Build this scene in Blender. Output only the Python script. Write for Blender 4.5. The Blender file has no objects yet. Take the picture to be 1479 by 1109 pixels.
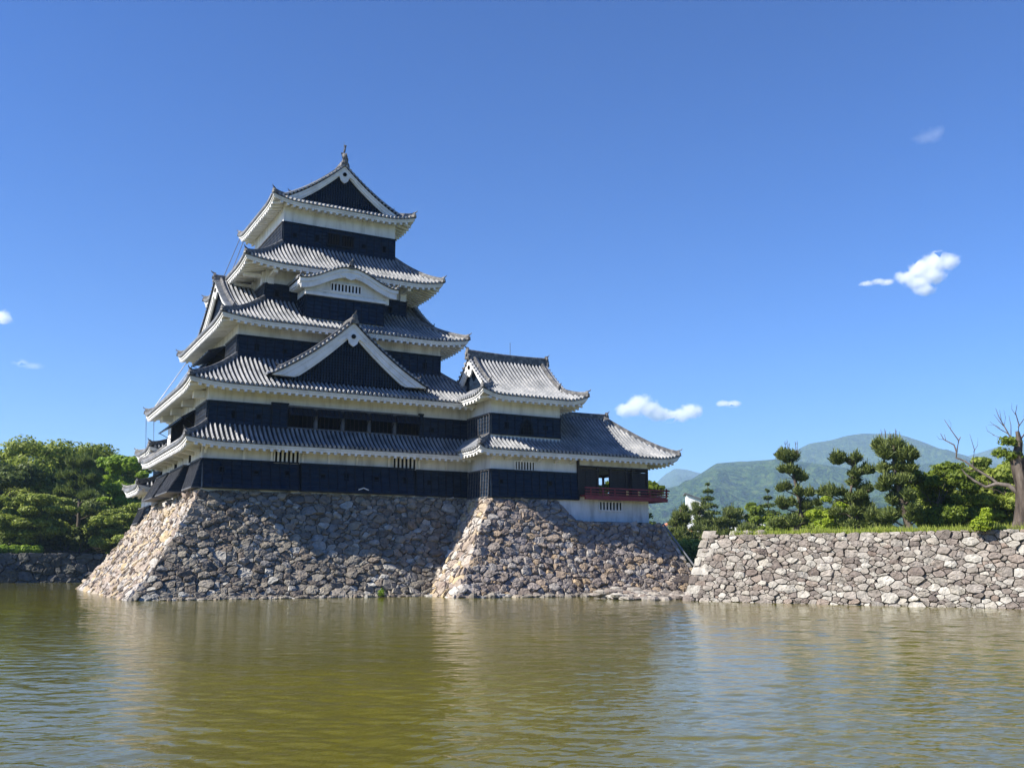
import bpy, math, random
import numpy as np
from mathutils import Vector, noise as mnoise
R = math.radians
C = bpy.context.scene.collection
scene = bpy.context.scene

# ------------------------------------------------------------------ camera
cam_data = bpy.data.cameras.new('camera')
cam = bpy.data.objects.new('camera', cam_data); C.objects.link(cam)
cam.location = (0, 0, 2.0)
cam.rotation_euler = (R(90 + 10.55), 0, R(-28.47))
cam_data.lens = 34.08; cam_data.sensor_width = 36.0
cam_data.clip_start = 0.1; cam_data.clip_end = 40000
scene.camera = cam

# ------------------------------------------------------------------ sky, sun, exposure
SUN_EL, SUN_BACK = 41.0, 7.6
S = Vector((-math.cos(R(SUN_EL)) * math.cos(R(SUN_BACK)), math.cos(R(SUN_EL)) * math.sin(R(SUN_BACK)), math.sin(R(SUN_EL))))
world = bpy.data.worlds.new('World'); scene.world = world; world.use_nodes = True
wn = world.node_tree; bg = wn.nodes['Background']
sky = wn.nodes.new('ShaderNodeTexSky'); sky.sky_type = 'NISHITA'; sky.sun_disc = False
sky.sun_elevation = R(SUN_EL); sky.sun_rotation = math.atan2(S.x, S.y)
sky.altitude = 900; sky.air_density = 1.0; sky.dust_density = 1.5; sky.ozone_density = 4.0
hs = wn.nodes.new('ShaderNodeHueSaturation'); hs.inputs['Saturation'].default_value = 1.33
wn.links.new(sky.outputs[0], hs.inputs['Color']); tm = wn.nodes.new('ShaderNodeMix'); tm.data_type = 'RGBA'; tm.blend_type = 'MULTIPLY'; tm.inputs[0].default_value = 1; tm.inputs[7].default_value = (0.148, 0.161, 0.186, 1)
gm = wn.nodes.new('ShaderNodeGamma'); gm.inputs[1].default_value = 1.28; wn.links.new(tm.outputs[2], gm.inputs[0])
wn.links.new(hs.outputs[0], tm.inputs[6]); wn.links.new(gm.outputs[0], bg.inputs[0]); bg.inputs[1].default_value = 0.47
sl = bpy.data.lights.new('sun', 'SUN'); sl.energy = 5.0; sl.angle = R(0.5); sl.color = (1.0, 0.93, 0.82)
so = bpy.data.objects.new('sun', sl); C.objects.link(so)
so.rotation_euler = S.to_track_quat('Z', 'Y').to_euler(); so.location = (-40, 40, 80)
scene.view_settings.view_transform = 'Standard'; scene.view_settings.look = 'None'
scene.view_settings.exposure = 1.12; scene.view_settings.gamma = 1.0
scene.render.engine = 'CYCLES'
scene.cycles.max_bounces = 8; scene.cycles.transparent_max_bounces = 12
scene.cycles.volume_bounces = 6
scene.cycles.use_denoising = True

# ------------------------------------------------------------------ materials
def mat(name, cols, rough=0.7, scale=2.0, bump=0.0, bscale=20.0, spec=0.5, detail=4, stretch=None, tint=False, transl=0.0, bdist=0.05):
    """cols: list of base colours mixed by noise (or by the per-stone 'tint' attribute)"""
    m = bpy.data.materials.new(name); m.use_nodes = True
    t = m.node_tree; n = t.nodes; l = t.links
    b = n['Principled BSDF']; b.inputs['Roughness'].default_value = rough
    b.inputs['Specular IOR Level'].default_value = spec
    tc = n.new('ShaderNodeTexCoord'); mp = n.new('ShaderNodeMapping')
    l.new(tc.outputs['Object'], mp.inputs[0])
    if stretch: mp.inputs['Scale'].default_value = stretch
    nz = n.new('ShaderNodeTexNoise'); nz.inputs['Scale'].default_value = scale; nz.inputs['Detail'].default_value = detail
    nz.inputs['Roughness'].default_value = 0.62
    l.new(mp.outputs[0], nz.inputs['Vector'])
    cr = n.new('ShaderNodeValToRGB'); e = cr.color_ramp.elements
    k = len(cols)
    lo, hi = (0.0, 1.0) if tint else (0.32, 0.68)
    e[0].position = lo; e[1].position = hi
    e[0].color = (*cols[0], 1); e[1].color = (*cols[-1], 1)
    for i in range(1, k - 1):
        x = e.new(lo + (hi - lo) * i / (k - 1)); x.color = (*cols[i], 1)
    col = cr.outputs[0]
    if tint == 'island':
        g = n.new('ShaderNodeNewGeometry'); l.new(g.outputs['Random Per Island'], cr.inputs[0])
    elif tint:
        a = n.new('ShaderNodeAttribute'); a.attribute_name = 'tint'; l.new(a.outputs['Fac'], cr.inputs[0])
        mx = n.new('ShaderNodeMix'); mx.data_type = 'RGBA'; mx.blend_type = 'MULTIPLY'; mx.inputs[0].default_value = 1.0
        mr = n.new('ShaderNodeMapRange'); mr.inputs[1].default_value = 0.3; mr.inputs[2].default_value = 0.7
        mr.inputs[3].default_value = 0.6; mr.inputs[4].default_value = 1.3
        l.new(nz.outputs['Fac'], mr.inputs[0]); l.new(cr.outputs[0], mx.inputs[6]); l.new(mr.outputs[0], mx.inputs[7])
        col = mx.outputs[2]
    else:
        l.new(nz.outputs['Fac'], cr.inputs[0])
    l.new(col, b.inputs['Base Color'])
    if bump:
        n2 = n.new('ShaderNodeTexNoise'); n2.inputs['Scale'].default_value = bscale; n2.inputs['Detail'].default_value = 5
        l.new(mp.outputs[0], n2.inputs['Vector'])
        bp = n.new('ShaderNodeBump'); bp.inputs['Strength'].default_value = bump; bp.inputs['Distance'].default_value = bdist
        l.new(n2.outputs['Fac'], bp.inputs['Height']); l.new(bp.outputs[0], b.inputs['Normal'])
    if transl:
        tr = n.new('ShaderNodeBsdfTranslucent'); l.new(col, tr.inputs[0])
        ms = n.new('ShaderNodeMixShader'); ms.inputs[0].default_value = transl
        l.new(b.outputs[0], ms.inputs[1]); l.new(tr.outputs[0], ms.inputs[2])
        l.new(ms.outputs[0], n['Material Output'].inputs[0])
    return m

M = {}
M['plaster'] = mat('aged_white_plaster', [(0.48, 0.475, 0.45), (0.69, 0.69, 0.67), (0.79, 0.79, 0.77)], 0.85, 1.1, 0.15, 6, 0.2, 8, (1.4, 1.4, 0.3))
M['trim'] = mat('white_plaster_trim', [(0.62, 0.61, 0.59), (0.76, 0.755, 0.74), (0.82, 0.815, 0.80)], 0.8, 1.3, 0.1, 9, 0.25)
M['lacquer'] = mat('black_lacquered_boards', [(0.004, 0.009, 0.020), (0.006, 0.015, 0.032), (0.012, 0.024, 0.047)], 0.45, 1.5, 0.12, 14, 0.2, 4, (1, 1, 3))
M['batten'] = mat('weathered_dark_batten', [(0.003, 0.004, 0.008), (0.008, 0.010, 0.015)], 0.45, 2.0, 0.1, 14, 0.25)
M['batten_grey'] = mat('sunlit_weathered_batten', [(0.05, 0.05, 0.055), (0.12, 0.12, 0.12)], 0.6, 2.0, 0.1, 14)  # weathered grey, lightened to paint sunlight on left-face battens; window posts share it
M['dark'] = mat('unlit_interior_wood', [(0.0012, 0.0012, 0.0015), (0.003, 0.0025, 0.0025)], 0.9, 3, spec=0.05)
M['slat'] = mat('dim_brown_slats', [(0.012, 0.009, 0.008), (0.030, 0.022, 0.018)], 0.8, 3, spec=0.1)
M['brown'] = mat('dark_brown_wood', [(0.012, 0.008, 0.007), (0.03, 0.018, 0.014)], 0.6, 2.0, 0.2, 12, 0.4, 4, (1, 1, 8))
M['red'] = mat('red_lacquered_wood', [(0.16, 0.014, 0.017), (0.23, 0.022, 0.024)], 0.45, 2.5, 0.1, 10)
M['brass'] = mat('brass_fitting', [(0.5, 0.36, 0.12), (0.6, 0.45, 0.18)], 0.35, 5)
M['tile'] = mat('grey_roof_tile', [(0.14, 0.15, 0.16), (0.24, 0.25, 0.26), (0.36, 0.362, 0.36)], 0.5, 0.9, 0.12, 18, 0.5, 6)
M['tileshade'] = mat('shaded_pan_tile', [(0.014, 0.017, 0.022), (0.026, 0.029, 0.034), (0.045, 0.045, 0.046)], 0.6, 2.0, 0.3, 20, 0.4)  # pans coloured darker to paint in the shade between sunlit ribs
M['ridge'] = mat('grey_ridge_tile', [(0.05, 0.052, 0.055), (0.11, 0.11, 0.11), (0.25, 0.24, 0.22)], 0.6, 3.5, 0.4, 14, 0.4)
M['copper'] = mat('verdigris_copper', [(0.16, 0.22, 0.20), (0.28, 0.34, 0.30)], 0.5, 3)
M['cable'] = mat('thin_metal_cable', [(0.08, 0.09, 0.10), (0.12, 0.12, 0.12)], 0.4, 3)
STONE_A = [(0.12, 0.10, 0.08), (0.225, 0.205, 0.17), (0.14, 0.125, 0.105), (0.27, 0.24, 0.185), (0.19, 0.18, 0.165), (0.38, 0.37, 0.33), (0.21, 0.175, 0.135), (0.14, 0.12, 0.10)]
M['stone'] = mat('rough_castle_stone', STONE_A, 0.9, 3.0, 0.9, 7, 0.2, 8, None, True, bdist=0.08)
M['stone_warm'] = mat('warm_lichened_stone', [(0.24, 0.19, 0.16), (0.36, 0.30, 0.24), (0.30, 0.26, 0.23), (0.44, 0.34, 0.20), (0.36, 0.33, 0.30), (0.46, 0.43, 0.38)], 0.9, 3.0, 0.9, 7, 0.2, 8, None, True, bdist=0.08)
M['stone_turret'] = mat('brown_grey_stone', [(0.16, 0.13, 0.11), (0.27, 0.24, 0.21), (0.18, 0.145, 0.125), (0.33, 0.31, 0.28), (0.22, 0.18, 0.15), (0.36, 0.27, 0.17), (0.25, 0.22, 0.20), (0.20, 0.17, 0.15)], 0.9, 3.0, 0.9, 7, 0.2, 8, None, True, bdist=0.08)
M['stone_right'] = mat('pinkish_grey_stone', [(0.12, 0.10, 0.088), (0.27, 0.245, 0.21), (0.16, 0.135, 0.118), (0.37, 0.35, 0.305), (0.18, 0.15, 0.13), (0.31, 0.285, 0.24), (0.42, 0.40, 0.355), (0.15, 0.122, 0.105), (0.30, 0.27, 0.235), (0.20, 0.155, 0.125)], 0.9, 3.5, 1.0, 9, 0.2, 8, None, True, bdist=0.06)
M['stone_dark'] = mat('dark_grey_stone', [(0.05, 0.05, 0.045), (0.09, 0.09, 0.08), (0.13, 0.12, 0.11)], 0.9, 2.0, 0.8, 5, 0.2, 8, None, True, bdist=0.08)  # darkest of the stone palettes
M['gap'] = mat('earth_between_stones', [(0.015, 0.013, 0.011), (0.03, 0.027, 0.022)], 0.95, 2)
M['bark'] = mat('grey_brown_bark', [(0.05, 0.04, 0.03), (0.14, 0.115, 0.09)], 0.9, 3, 0.8, 10, 0.2, 5, (1, 1, 0.3))
M['bark_old'] = mat('old_furrowed_bark', [(0.025, 0.02, 0.017), (0.09, 0.073, 0.06), (0.16, 0.135, 0.11)], 0.95, 2.6, 1.0, 7, 0.15, 7, (1, 1, 0.18), bdist=0.12)
M['deadwood'] = mat('bleached_dead_wood', [(0.05, 0.04, 0.033), (0.18, 0.15, 0.125)], 0.85, 2.0, 0.5, 9)
def leafm(name, a, b, c=None, tr=0.45):
    return mat(name, [a, c or tuple((x + y) / 2 for x, y in zip(a, b)), b], 0.55, 1, 0, 1, 0.3, 2, None, 'island', tr)
M['leaf_mid'] = leafm('mid_green_leaves', (0.12, 0.17, 0.02), (0.34, 0.40, 0.07))
M['leaf_bright'] = leafm('bright_spring_leaves', (0.14, 0.25, 0.016), (0.30, 0.42, 0.045))
M['leaf_dark'] = leafm('dark_green_leaves', (0.06, 0.095, 0.02), (0.16, 0.205, 0.045))
M['leaf_pine'] = leafm('pine_needles', (0.05, 0.078, 0.02), (0.18, 0.215, 0.05), None, 0.2)
M['leaf_yellow'] = leafm('yellow_green_maple_leaves', (0.17, 0.26, 0.014), (0.38, 0.46, 0.04))
M['leaf_olive'] = leafm('olive_green_leaves', (0.09, 0.14, 0.014), (0.20, 0.26, 0.03))
M['grass'] = leafm('long_sunlit_grass', (0.20, 0.28, 0.03), (0.42, 0.46, 0.09), None, 0.4)
M['earth'] = mat('grassy_ground', [(0.05, 0.08, 0.02), (0.10, 0.13, 0.03), (0.15, 0.14, 0.07)], 0.95, 0.3, 0.3, 3)
M['path'] = mat('sandy_gravel_path', [(0.28, 0.25, 0.20), (0.36, 0.33, 0.27)], 0.95, 2, 0.3, 30)
M['house_wall'] = mat('white_house_wall', [(0.70, 0.70, 0.68), (0.8, 0.8, 0.78)], 0.8, 0.5)
M['house_roof'] = mat('dark_house_roof', [(0.08, 0.085, 0.10), (0.14, 0.14, 0.15)], 0.6, 1)
M['orange_roof'] = mat('orange_house_roof', [(0.48, 0.17, 0.08), (0.58, 0.24, 0.12)], 0.7, 1)
M['pane'] = mat('dark_window_glass', [(0.03, 0.04, 0.05), (0.06, 0.07, 0.09)], 0.15, 1)
M['plank'] = mat('weathered_grey_planks', [(0.26, 0.22, 0.18), (0.36, 0.32, 0.27)], 0.85, 3, 0.3, 12, 0.2, 4, (6, 1, 1))

# ------------------------------------------------------------------ object helpers
def thing(name, label, cat, loc=(0, 0, 0), group=None):
    o = bpy.data.objects.new(name, None); C.objects.link(o); o.location = loc
    o['label'] = label; o['category'] = cat
    if group: o['group'] = group
    return o
def tag(o, label, cat, group=None):
    o['label'] = label; o['category'] = cat
    if group: o['group'] = group
    return o
def origin_of(p):
    v = Vector((0, 0, 0))
    while p is not None: v = v + p.location; p = p.parent
    return v

class MB:
    def __init__(s): s.v = []; s.f = []; s.t = None
    def quad(s, a, b, c, d):
        i = len(s.v); s.v += [a, b, c, d]; s.f.append((i, i + 1, i + 2, i + 3))
    def poly(s, pts):
        i = len(s.v); s.v += list(pts); s.f.append(tuple(range(i, i + len(pts))))
    def hexa(s, p):   # p: 8 points, 4 bottom then 4 top
        i = len(s.v); s.v += list(p)
        for q in ((3, 2, 1, 0), (4, 5, 6, 7), (0, 1, 5, 4), (1, 2, 6, 5), (2, 3, 7, 6), (3, 0, 4, 7)):
            s.f.append(tuple(i + k for k in q))
    def box(s, x0, x1, y0, y1, z0, z1):
        s.hexa([(x0, y0, z0), (x1, y0, z0), (x1, y1, z0), (x0, y1, z0), (x0, y0, z1), (x1, y0, z1), (x1, y1, z1), (x0, y1, z1)])
    def grid(s, rows, close=False):
        i = len(s.v); n = len(rows); m = len(rows[0])
        for r in rows: s.v += list(r)
        for a in range(n - 1):
            for b in range(m if close else m - 1):
                c = (b + 1) % m
                s.f.append((i + a * m + b, i + a * m + c, i + (a + 1) * m + c, i + (a + 1) * m + b))
    def sweep(s, path, prof, caps=True, side=None):
        """rectangular or other profile [(sideways, up)] along a 3-D path, up = world Z"""
        rows = []
        P = [Vector(p) for p in path]
        for k, p in enumerate(P):
            d = (P[min(k + 1, len(P) - 1)] - P[max(k - 1, 0)])
            h = Vector((d.x, d.y, 0)); h = h.normalized() if h.length > 1e-6 else Vector((0, 1, 0))
            sd = Vector((h.y, -h.x, 0))
            up = sd.cross(d.normalized()); up = up if up.z > 0 else -up
            rows.append([tuple(p + sd * a + up * b) for a, b in prof])
        s.grid(rows, True)
        if caps: s.poly(rows[0]); s.poly(rows[-1][::-1])
    def tube(s, path, radii, n=6, caps=True):
        P = [Vector(p) for p in path]
        if not hasattr(radii, '__len__'): radii = [radii] * len(P)
        rows = []; ref = Vector((0, 0, 1))
        for k, p in enumerate(P):
            d = (P[min(k + 1, len(P) - 1)] - P[max(k - 1, 0)]).normalized()
            a = d.cross(ref)
            if a.length < 0.15: a = d.cross(Vector((1, 0, 0)))
            a.normalize(); b = d.cross(a).normalized()
            rows.append([tuple(p + (a * math.cos(2 * math.pi * q / n) + b * math.sin(2 * math.pi * q / n)) * radii[k]) for q in range(n)])
        s.grid(rows, True)
        if caps: s.poly(rows[0]); s.poly(rows[-1][::-1])
    def build(s, name, m, parent=None, smooth=False, label=None):
        off = origin_of(parent)
        me = bpy.data.meshes.new(name)
        v = np.array(s.v, dtype=np.float64) - np.array(off)
        me.from_pydata(v.tolist(), [], s.f)
        if s.t is not None:
            at = me.attributes.new('tint', 'FLOAT', 'POINT'); at.data.foreach_set('value', np.array(s.t, dtype=np.float32))
        me.materials.append(m)
        if smooth: me.polygons.foreach_set('use_smooth', [True] * len(me.polygons))
        me.update()
        o = bpy.data.objects.new(name, me); C.objects.link(o)
        if parent is not None: o.parent = parent
        if label: o['label'] = label
        return o

# ------------------------------------------------------------------ Japanese tiled roof
def tile_rib(mb, pts, r=0.088, cap=True, n=5):
    """row of half-round tiles: every segment tapers a little so that the laps show"""
    P = [Vector(p) for p in pts]
    for k in range(len(P) - 1):
        a, b = P[k], P[k + 1]
        d = (b - a)
        if d.length < 1e-4: continue
        h = Vector((d.x, d.y, 0)).normalized(); sd = Vector((h.y, -h.x, 0)); up = sd.cross(d.normalized()); up = up if up.z > 0 else -up
        rows = []
        for p, rr in ((a, r), (b, r * 0.92)):
            rows.append([tuple(p + sd * math.cos(math.pi * q / (n - 1)) * rr + up * (math.sin(math.pi * q / (n - 1)) * rr * 1.75)) for q in range(n)])
        mb.grid(rows)
        if k == 0 or True:
            mb.poly(rows[0])
    if cap:   # round eave disc
        a = P[0]; d = (P[0] - P[1]).normalized(); h = Vector((d.x, d.y, 0)).normalized(); sd = Vector((h.y, -h.x, 0))
        c = a + d * 0.03 + Vector((0, 0, 0.02)); rr = r * 1.12
        ring = [c + sd * math.cos(t * math.pi / 4) * rr + Vector((0, 0, 1)) * math.sin(t * math.pi / 4) * rr for t in range(8)]
        back = [q - d * 0.08 for q in ring]
        mb.poly([tuple(q) for q in ring]); mb.grid([[tuple(q) for q in ring], [tuple(q) for q in back]], True)

class Roof:
    def __init__(s, root, x0, x1, y0, y1, zo, rise, runs, ov, lift=0.3, ln=1.0, g=(0.72, 0.28), sides='LRFB', ug=None, axis='y', rib=0.31, skip=None, slope=0.25, amax=None, name='roof', verge=0.3, hips=None, ribrange=None, lcap=None):
        s.b = (x0, x1, y0, y1); s.zo = zo; s.rise = rise; s.g = g; s.lift = lift; s.ln = ln; s.runs = runs
        s.sides = {'F': (x0, x1, runs['L'], runs['R'], runs['F'], lambda e, u: (e, y0 + u)),
                   'B': (x0, x1, runs['L'], runs['R'], runs['B'], lambda e, u: (e, y1 - u)),
                   'L': (y0, y1, runs['F'], runs['B'], runs['L'], lambda e, u: (x0 + u, e)),
                   'R': (y0, y1, runs['F'], runs['B'], runs['R'], lambda e, u: (x1 - u, e))}
        pan = MB(); ribs = MB(); fas = MB(); sof = MB(); raf = MB(); edge = MB()
        for sd in sides:
            e0, e1, ra, rb, r, mp = s.sides[sd]
            gableside = ug is not None and ((axis == 'y' and sd in 'FB') or (axis == 'x' and sd in 'LR'))
            alongside = ug is not None and not gableside
            am = 1.0 if not gableside else (ug + 0.45) / r
            if amax and sd in amax: am = amax[sd]
            def lim(a):
                lo, hi = e0 + a * ra, e1 - a * rb
                if lcap and sd == 'F': lo = e0 + min(a * r, lcap)
                if alongside and a * r > ug:
                    lo, hi = e0 + ug - verge, e1 - ug + verge
                return lo, hi
            # pan surface
            rows = []
            A = sorted(set([am * k / 8 for k in range(9)] + ([ug / r - 1e-4, ug / r + 1e-4] if alongside else [])))
            for a in A:
                lo, hi = lim(a); row = []
                for k in range(41):
                    q = 0.5 - 0.5 * math.cos(math.pi * k / 40)
                    e = lo + (hi - lo) * q
                    x, y = mp(e, a * r); row.append((x, y, s.z(sd, e, a)))
                rows.append(row)
            pan.grid(rows)
            # ribs
            ne = int((e1 - e0) / rib); st = (e1 - e0) / ne
            for k in range(ne):
                e = e0 + st * (k + 0.5)
                if ribrange and sd in ribrange and not (ribrange[sd][0] <= e <= ribrange[sd][1]): continue
                da, db = (e - e0) / ra, (e1 - e) / rb
                if lcap and sd == 'F': da = (e - e0) / r if e - e0 < lcap else 99
                m = min(am, da, db)
                if alongside and min(e - e0, e1 - e) > ug - verge: m = am
                m -= 0.06 / r
                L = m * r
                if L < 0.25: continue
                nn = max(2, int(L / 0.33) + 1)
                pts = []
                for j in range(nn + 1):
                    a = m * j / nn
                    x, y = mp(e, a * r if j else -0.04); pts.append((x, y, s.z(sd, e, a) + 0.015))
                tile_rib(ribs, pts, 0.27 * rib)
            # eave boards: strips that mitre at the corners
            def ring(mbx, prof, nk=40):
                rows = []
                for k in range(nk + 1):
                    q = 0.5 - 0.5 * math.cos(math.pi * k / nk); row = []
                    for u, dz in prof:
                        lo, hi = e0 + u * ra / r, e1 - u * rb / r
                        e = lo + (hi - lo) * q; x, y = mp(e, u)
                        row.append((x, y, s.z(sd, e0 + (e1 - e0) * q, 0) + dz))
                    rows.append(row)
                return rows
            edge.grid(ring(edge, [(0.0, 0.0), (0.0, -0.07), (0.06, -0.07), (0.06, 0.0)]), True)
            fas.grid(ring(fas, [(0.05, -0.065), (0.05, -0.20), (0.24, -0.20), (0.24, -0.065)]), True)
            fas.grid(ring(fas, [(0.12, -0.205), (0.12, -0.33), (0.30, -0.33), (0.30, -0.205)]), True)
            oo = ov[sd] if isinstance(ov, dict) else ov
            sof.grid(ring(sof, [(0.28, -0.30), (oo + 0.1, -0.30 + slope * (oo - 0.18))]))
            # rafters
            nr = int((e1 - e0) / 0.47); sr = (e1 - e0) / nr
            for k in range(nr):
                e = e0 + sr * (k + 0.5)
                da, db = (e - e0) / ra, (e1 - e) / rb
                um = min(oo, min(da, db) * r)
                if um < 0.3: continue
                w = 0.088
                def pp(ee, u, dz):
                    x, y = mp(ee, u); return (x, y, s.z(sd, e, 0) + dz)
                z0a, z1a = -0.475, -0.475 + slope * (um - 0.18)
                raf.hexa([pp(e - w, 0.13, z0a), pp(e + w, 0.13, z0a), pp(e + w, um, z1a), pp(e - w, um, z1a),
                          pp(e - w, 0.13, z0a + 0.15), pp(e + w, 0.13, z0a + 0.15), pp(e + w, um, z1a + 0.15), pp(e - w, um, z1a + 0.15)])
        s.obj = pan.build(name, M['tileshade'], root)
        ribs.build('rib_tiles', M['tile'], s.obj)
        edge.build('eave_edge_tiles', M['ridge'], s.obj)
        fas.build('fascia', M['trim'], s.obj)
        sof.build('soffit', M['trim'], s.obj)
        raf.build('rafters', M['trim'], s.obj)
        # hips
        for c in (hips if hips is not None else ['LF', 'RF', 'LB', 'RB']):
            if not (c[0] in sides and c[1] in sides): continue
            am = 1.0 if ug is None else (ug + 0.1) / runs[c[0]]
            if amax and c[0] in amax: am = min(am, amax[c[0]], amax.get(c[1], 1.0))
            pts = []
            for k in range(9):
                a = 0.02 + (am - 0.02) * k / 8
                x = x0 + a * runs['L'] if c[0] == 'L' else x1 - a * runs['R']
                y = y0 + a * runs['F'] if c[1] == 'F' else y1 - a * runs['B']
                e = x
                pts.append((x, y, s.z(c[1], e, a) + 0.02))
            hip_ridge(s.obj, pts)
    def z(s, sd, e, a):
        e0, e1, ra, rb, r, mp = s.sides[sd]
        a = max(a, 0)
        dn = max(0, min((e - e0) / ra, (e1 - e) / rb))
        return s.zo + s.rise * (s.g[0] * a + s.g[1] * a * a) + s.lift * max(0, 1 - dn / s.ln) ** 2 * max(0, 1 - a)

def onigawara(mb, p, d, w=0.34, h=0.5):
    """ornamental end tile: shield with shoulders and a raised horn"""
    p = Vector(p); d = Vector((d[0], d[1], 0)).normalized(); sd = Vector((d.y, -d.x, 0)); up = Vector((0, 0, 1))
    out = [(-1.25, 0), (-1.1, .28), (-.72, .42), (-.8, .7), (-.45, .92), (0, 1.05), (.45, .92), (.8, .7), (.72, .42), (1.1, .28), (1.25, 0)]
    f = [p + d * 0.10 + sd * (a * w / 2) + up * (b * h) for a, b in out]
    bk = [q - d * 0.16 for q in f]
    mb.poly([tuple(q) for q in f]); mb.poly([tuple(q) for q in bk][::-1]); mb.grid([[tuple(q) for q in f], [tuple(q) for q in bk]], True)
    c = p + d * 0.12 + up * (h * 0.45)
    mb.tube([tuple(c), tuple(c + d * 0.07)], w * 0.26, 8)
    mb.tube([tuple(p + up * h * 0.92 - d * .1), tuple(p + up * h * 1.0 + d * .12), tuple(p + up * h * 1.06 + d * .22), tuple(p + up * h * 1.06 + up * .12 + d * .30)], [0.05, 0.05, 0.04, 0.02], 6)

def hip_ridge(parent, pts, w=0.26, h=0.24, horn=True):
    """pts run from the eave tip inwards"""
    mb = MB()
    mb.sweep(pts, [(-w / 2, 0), (w / 2, 0), (w / 2 * .85, h * .5), (w / 2 * .95, h * .52), (w / 2 * .75, h), (-w / 2 * .75, h), (-w / 2 * .95, h * .52), (-w / 2 * .85, h * .5)])
    mb.tube([(p[0], p[1], p[2] + h + 0.02) for p in pts], 0.085, 6)
    r = mb.build('hip_ridge', M['ridge'], parent)
    f = MB(); a, b = Vector(pts[0]), Vector(pts[1]); d = a - b
    onigawara(f, a - Vector((0, 0, .04)), d, 0.30, 0.42)
    lo = a + Vector((d.x, d.y, 0)).normalized() * .02
    f.tube([tuple(lo + Vector((0, 0, -.02))), tuple(lo + Vector((d.x, d.y, 0)).normalized() * .18 + Vector((0, 0, .03)))], 0.09, 6)
    if parent.parent is not None and parent.parent.parent is not None: parent = parent.parent
    f.build('corner_finial', M['ridge'], parent)

def ridge_beam(parent, a, b, h=0.5, w=0.34, ends=(True, True), sag=0.0, name='ridge'):
    mb = MB(); A, B = Vector(a), Vector(b); n = 10
    pts = []
    for k in range(n + 1):
        q = k / n; p = A.lerp(B, q); pts.append((p.x, p.y, p.z + sag * (2 * q - 1) ** 2))
    for j in range(3):
        z0, z1 = h * j / 3, h * (j + 1) / 3 - 0.025; ww = w / 2 * (1 - 0.1 * j)
        mb.sweep(pts, [(-ww, z0), (ww, z0), (ww, z1), (-ww, z1)])
        mb.sweep(pts, [(-ww * .8, z1), (ww * .8, z1), (ww * .8, z1 + .025), (-ww * .8, z1 + .025)])
    mb.tube([(p[0], p[1], p[2] + h + .02) for p in pts], 0.10, 8)
    o = mb.build(name, M['ridge'], parent)
    for e_, p_, d_ in ((ends[0], pts[0], A - B), (ends[1], pts[-1], B - A)):
        if e_: f = MB(); onigawara(f, Vector(p_) + Vector((0, 0, -.12)), d_, w * 1.35, h + .35); f.build('ridge_end_tile', M['ridge'], o)
    return o

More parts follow.
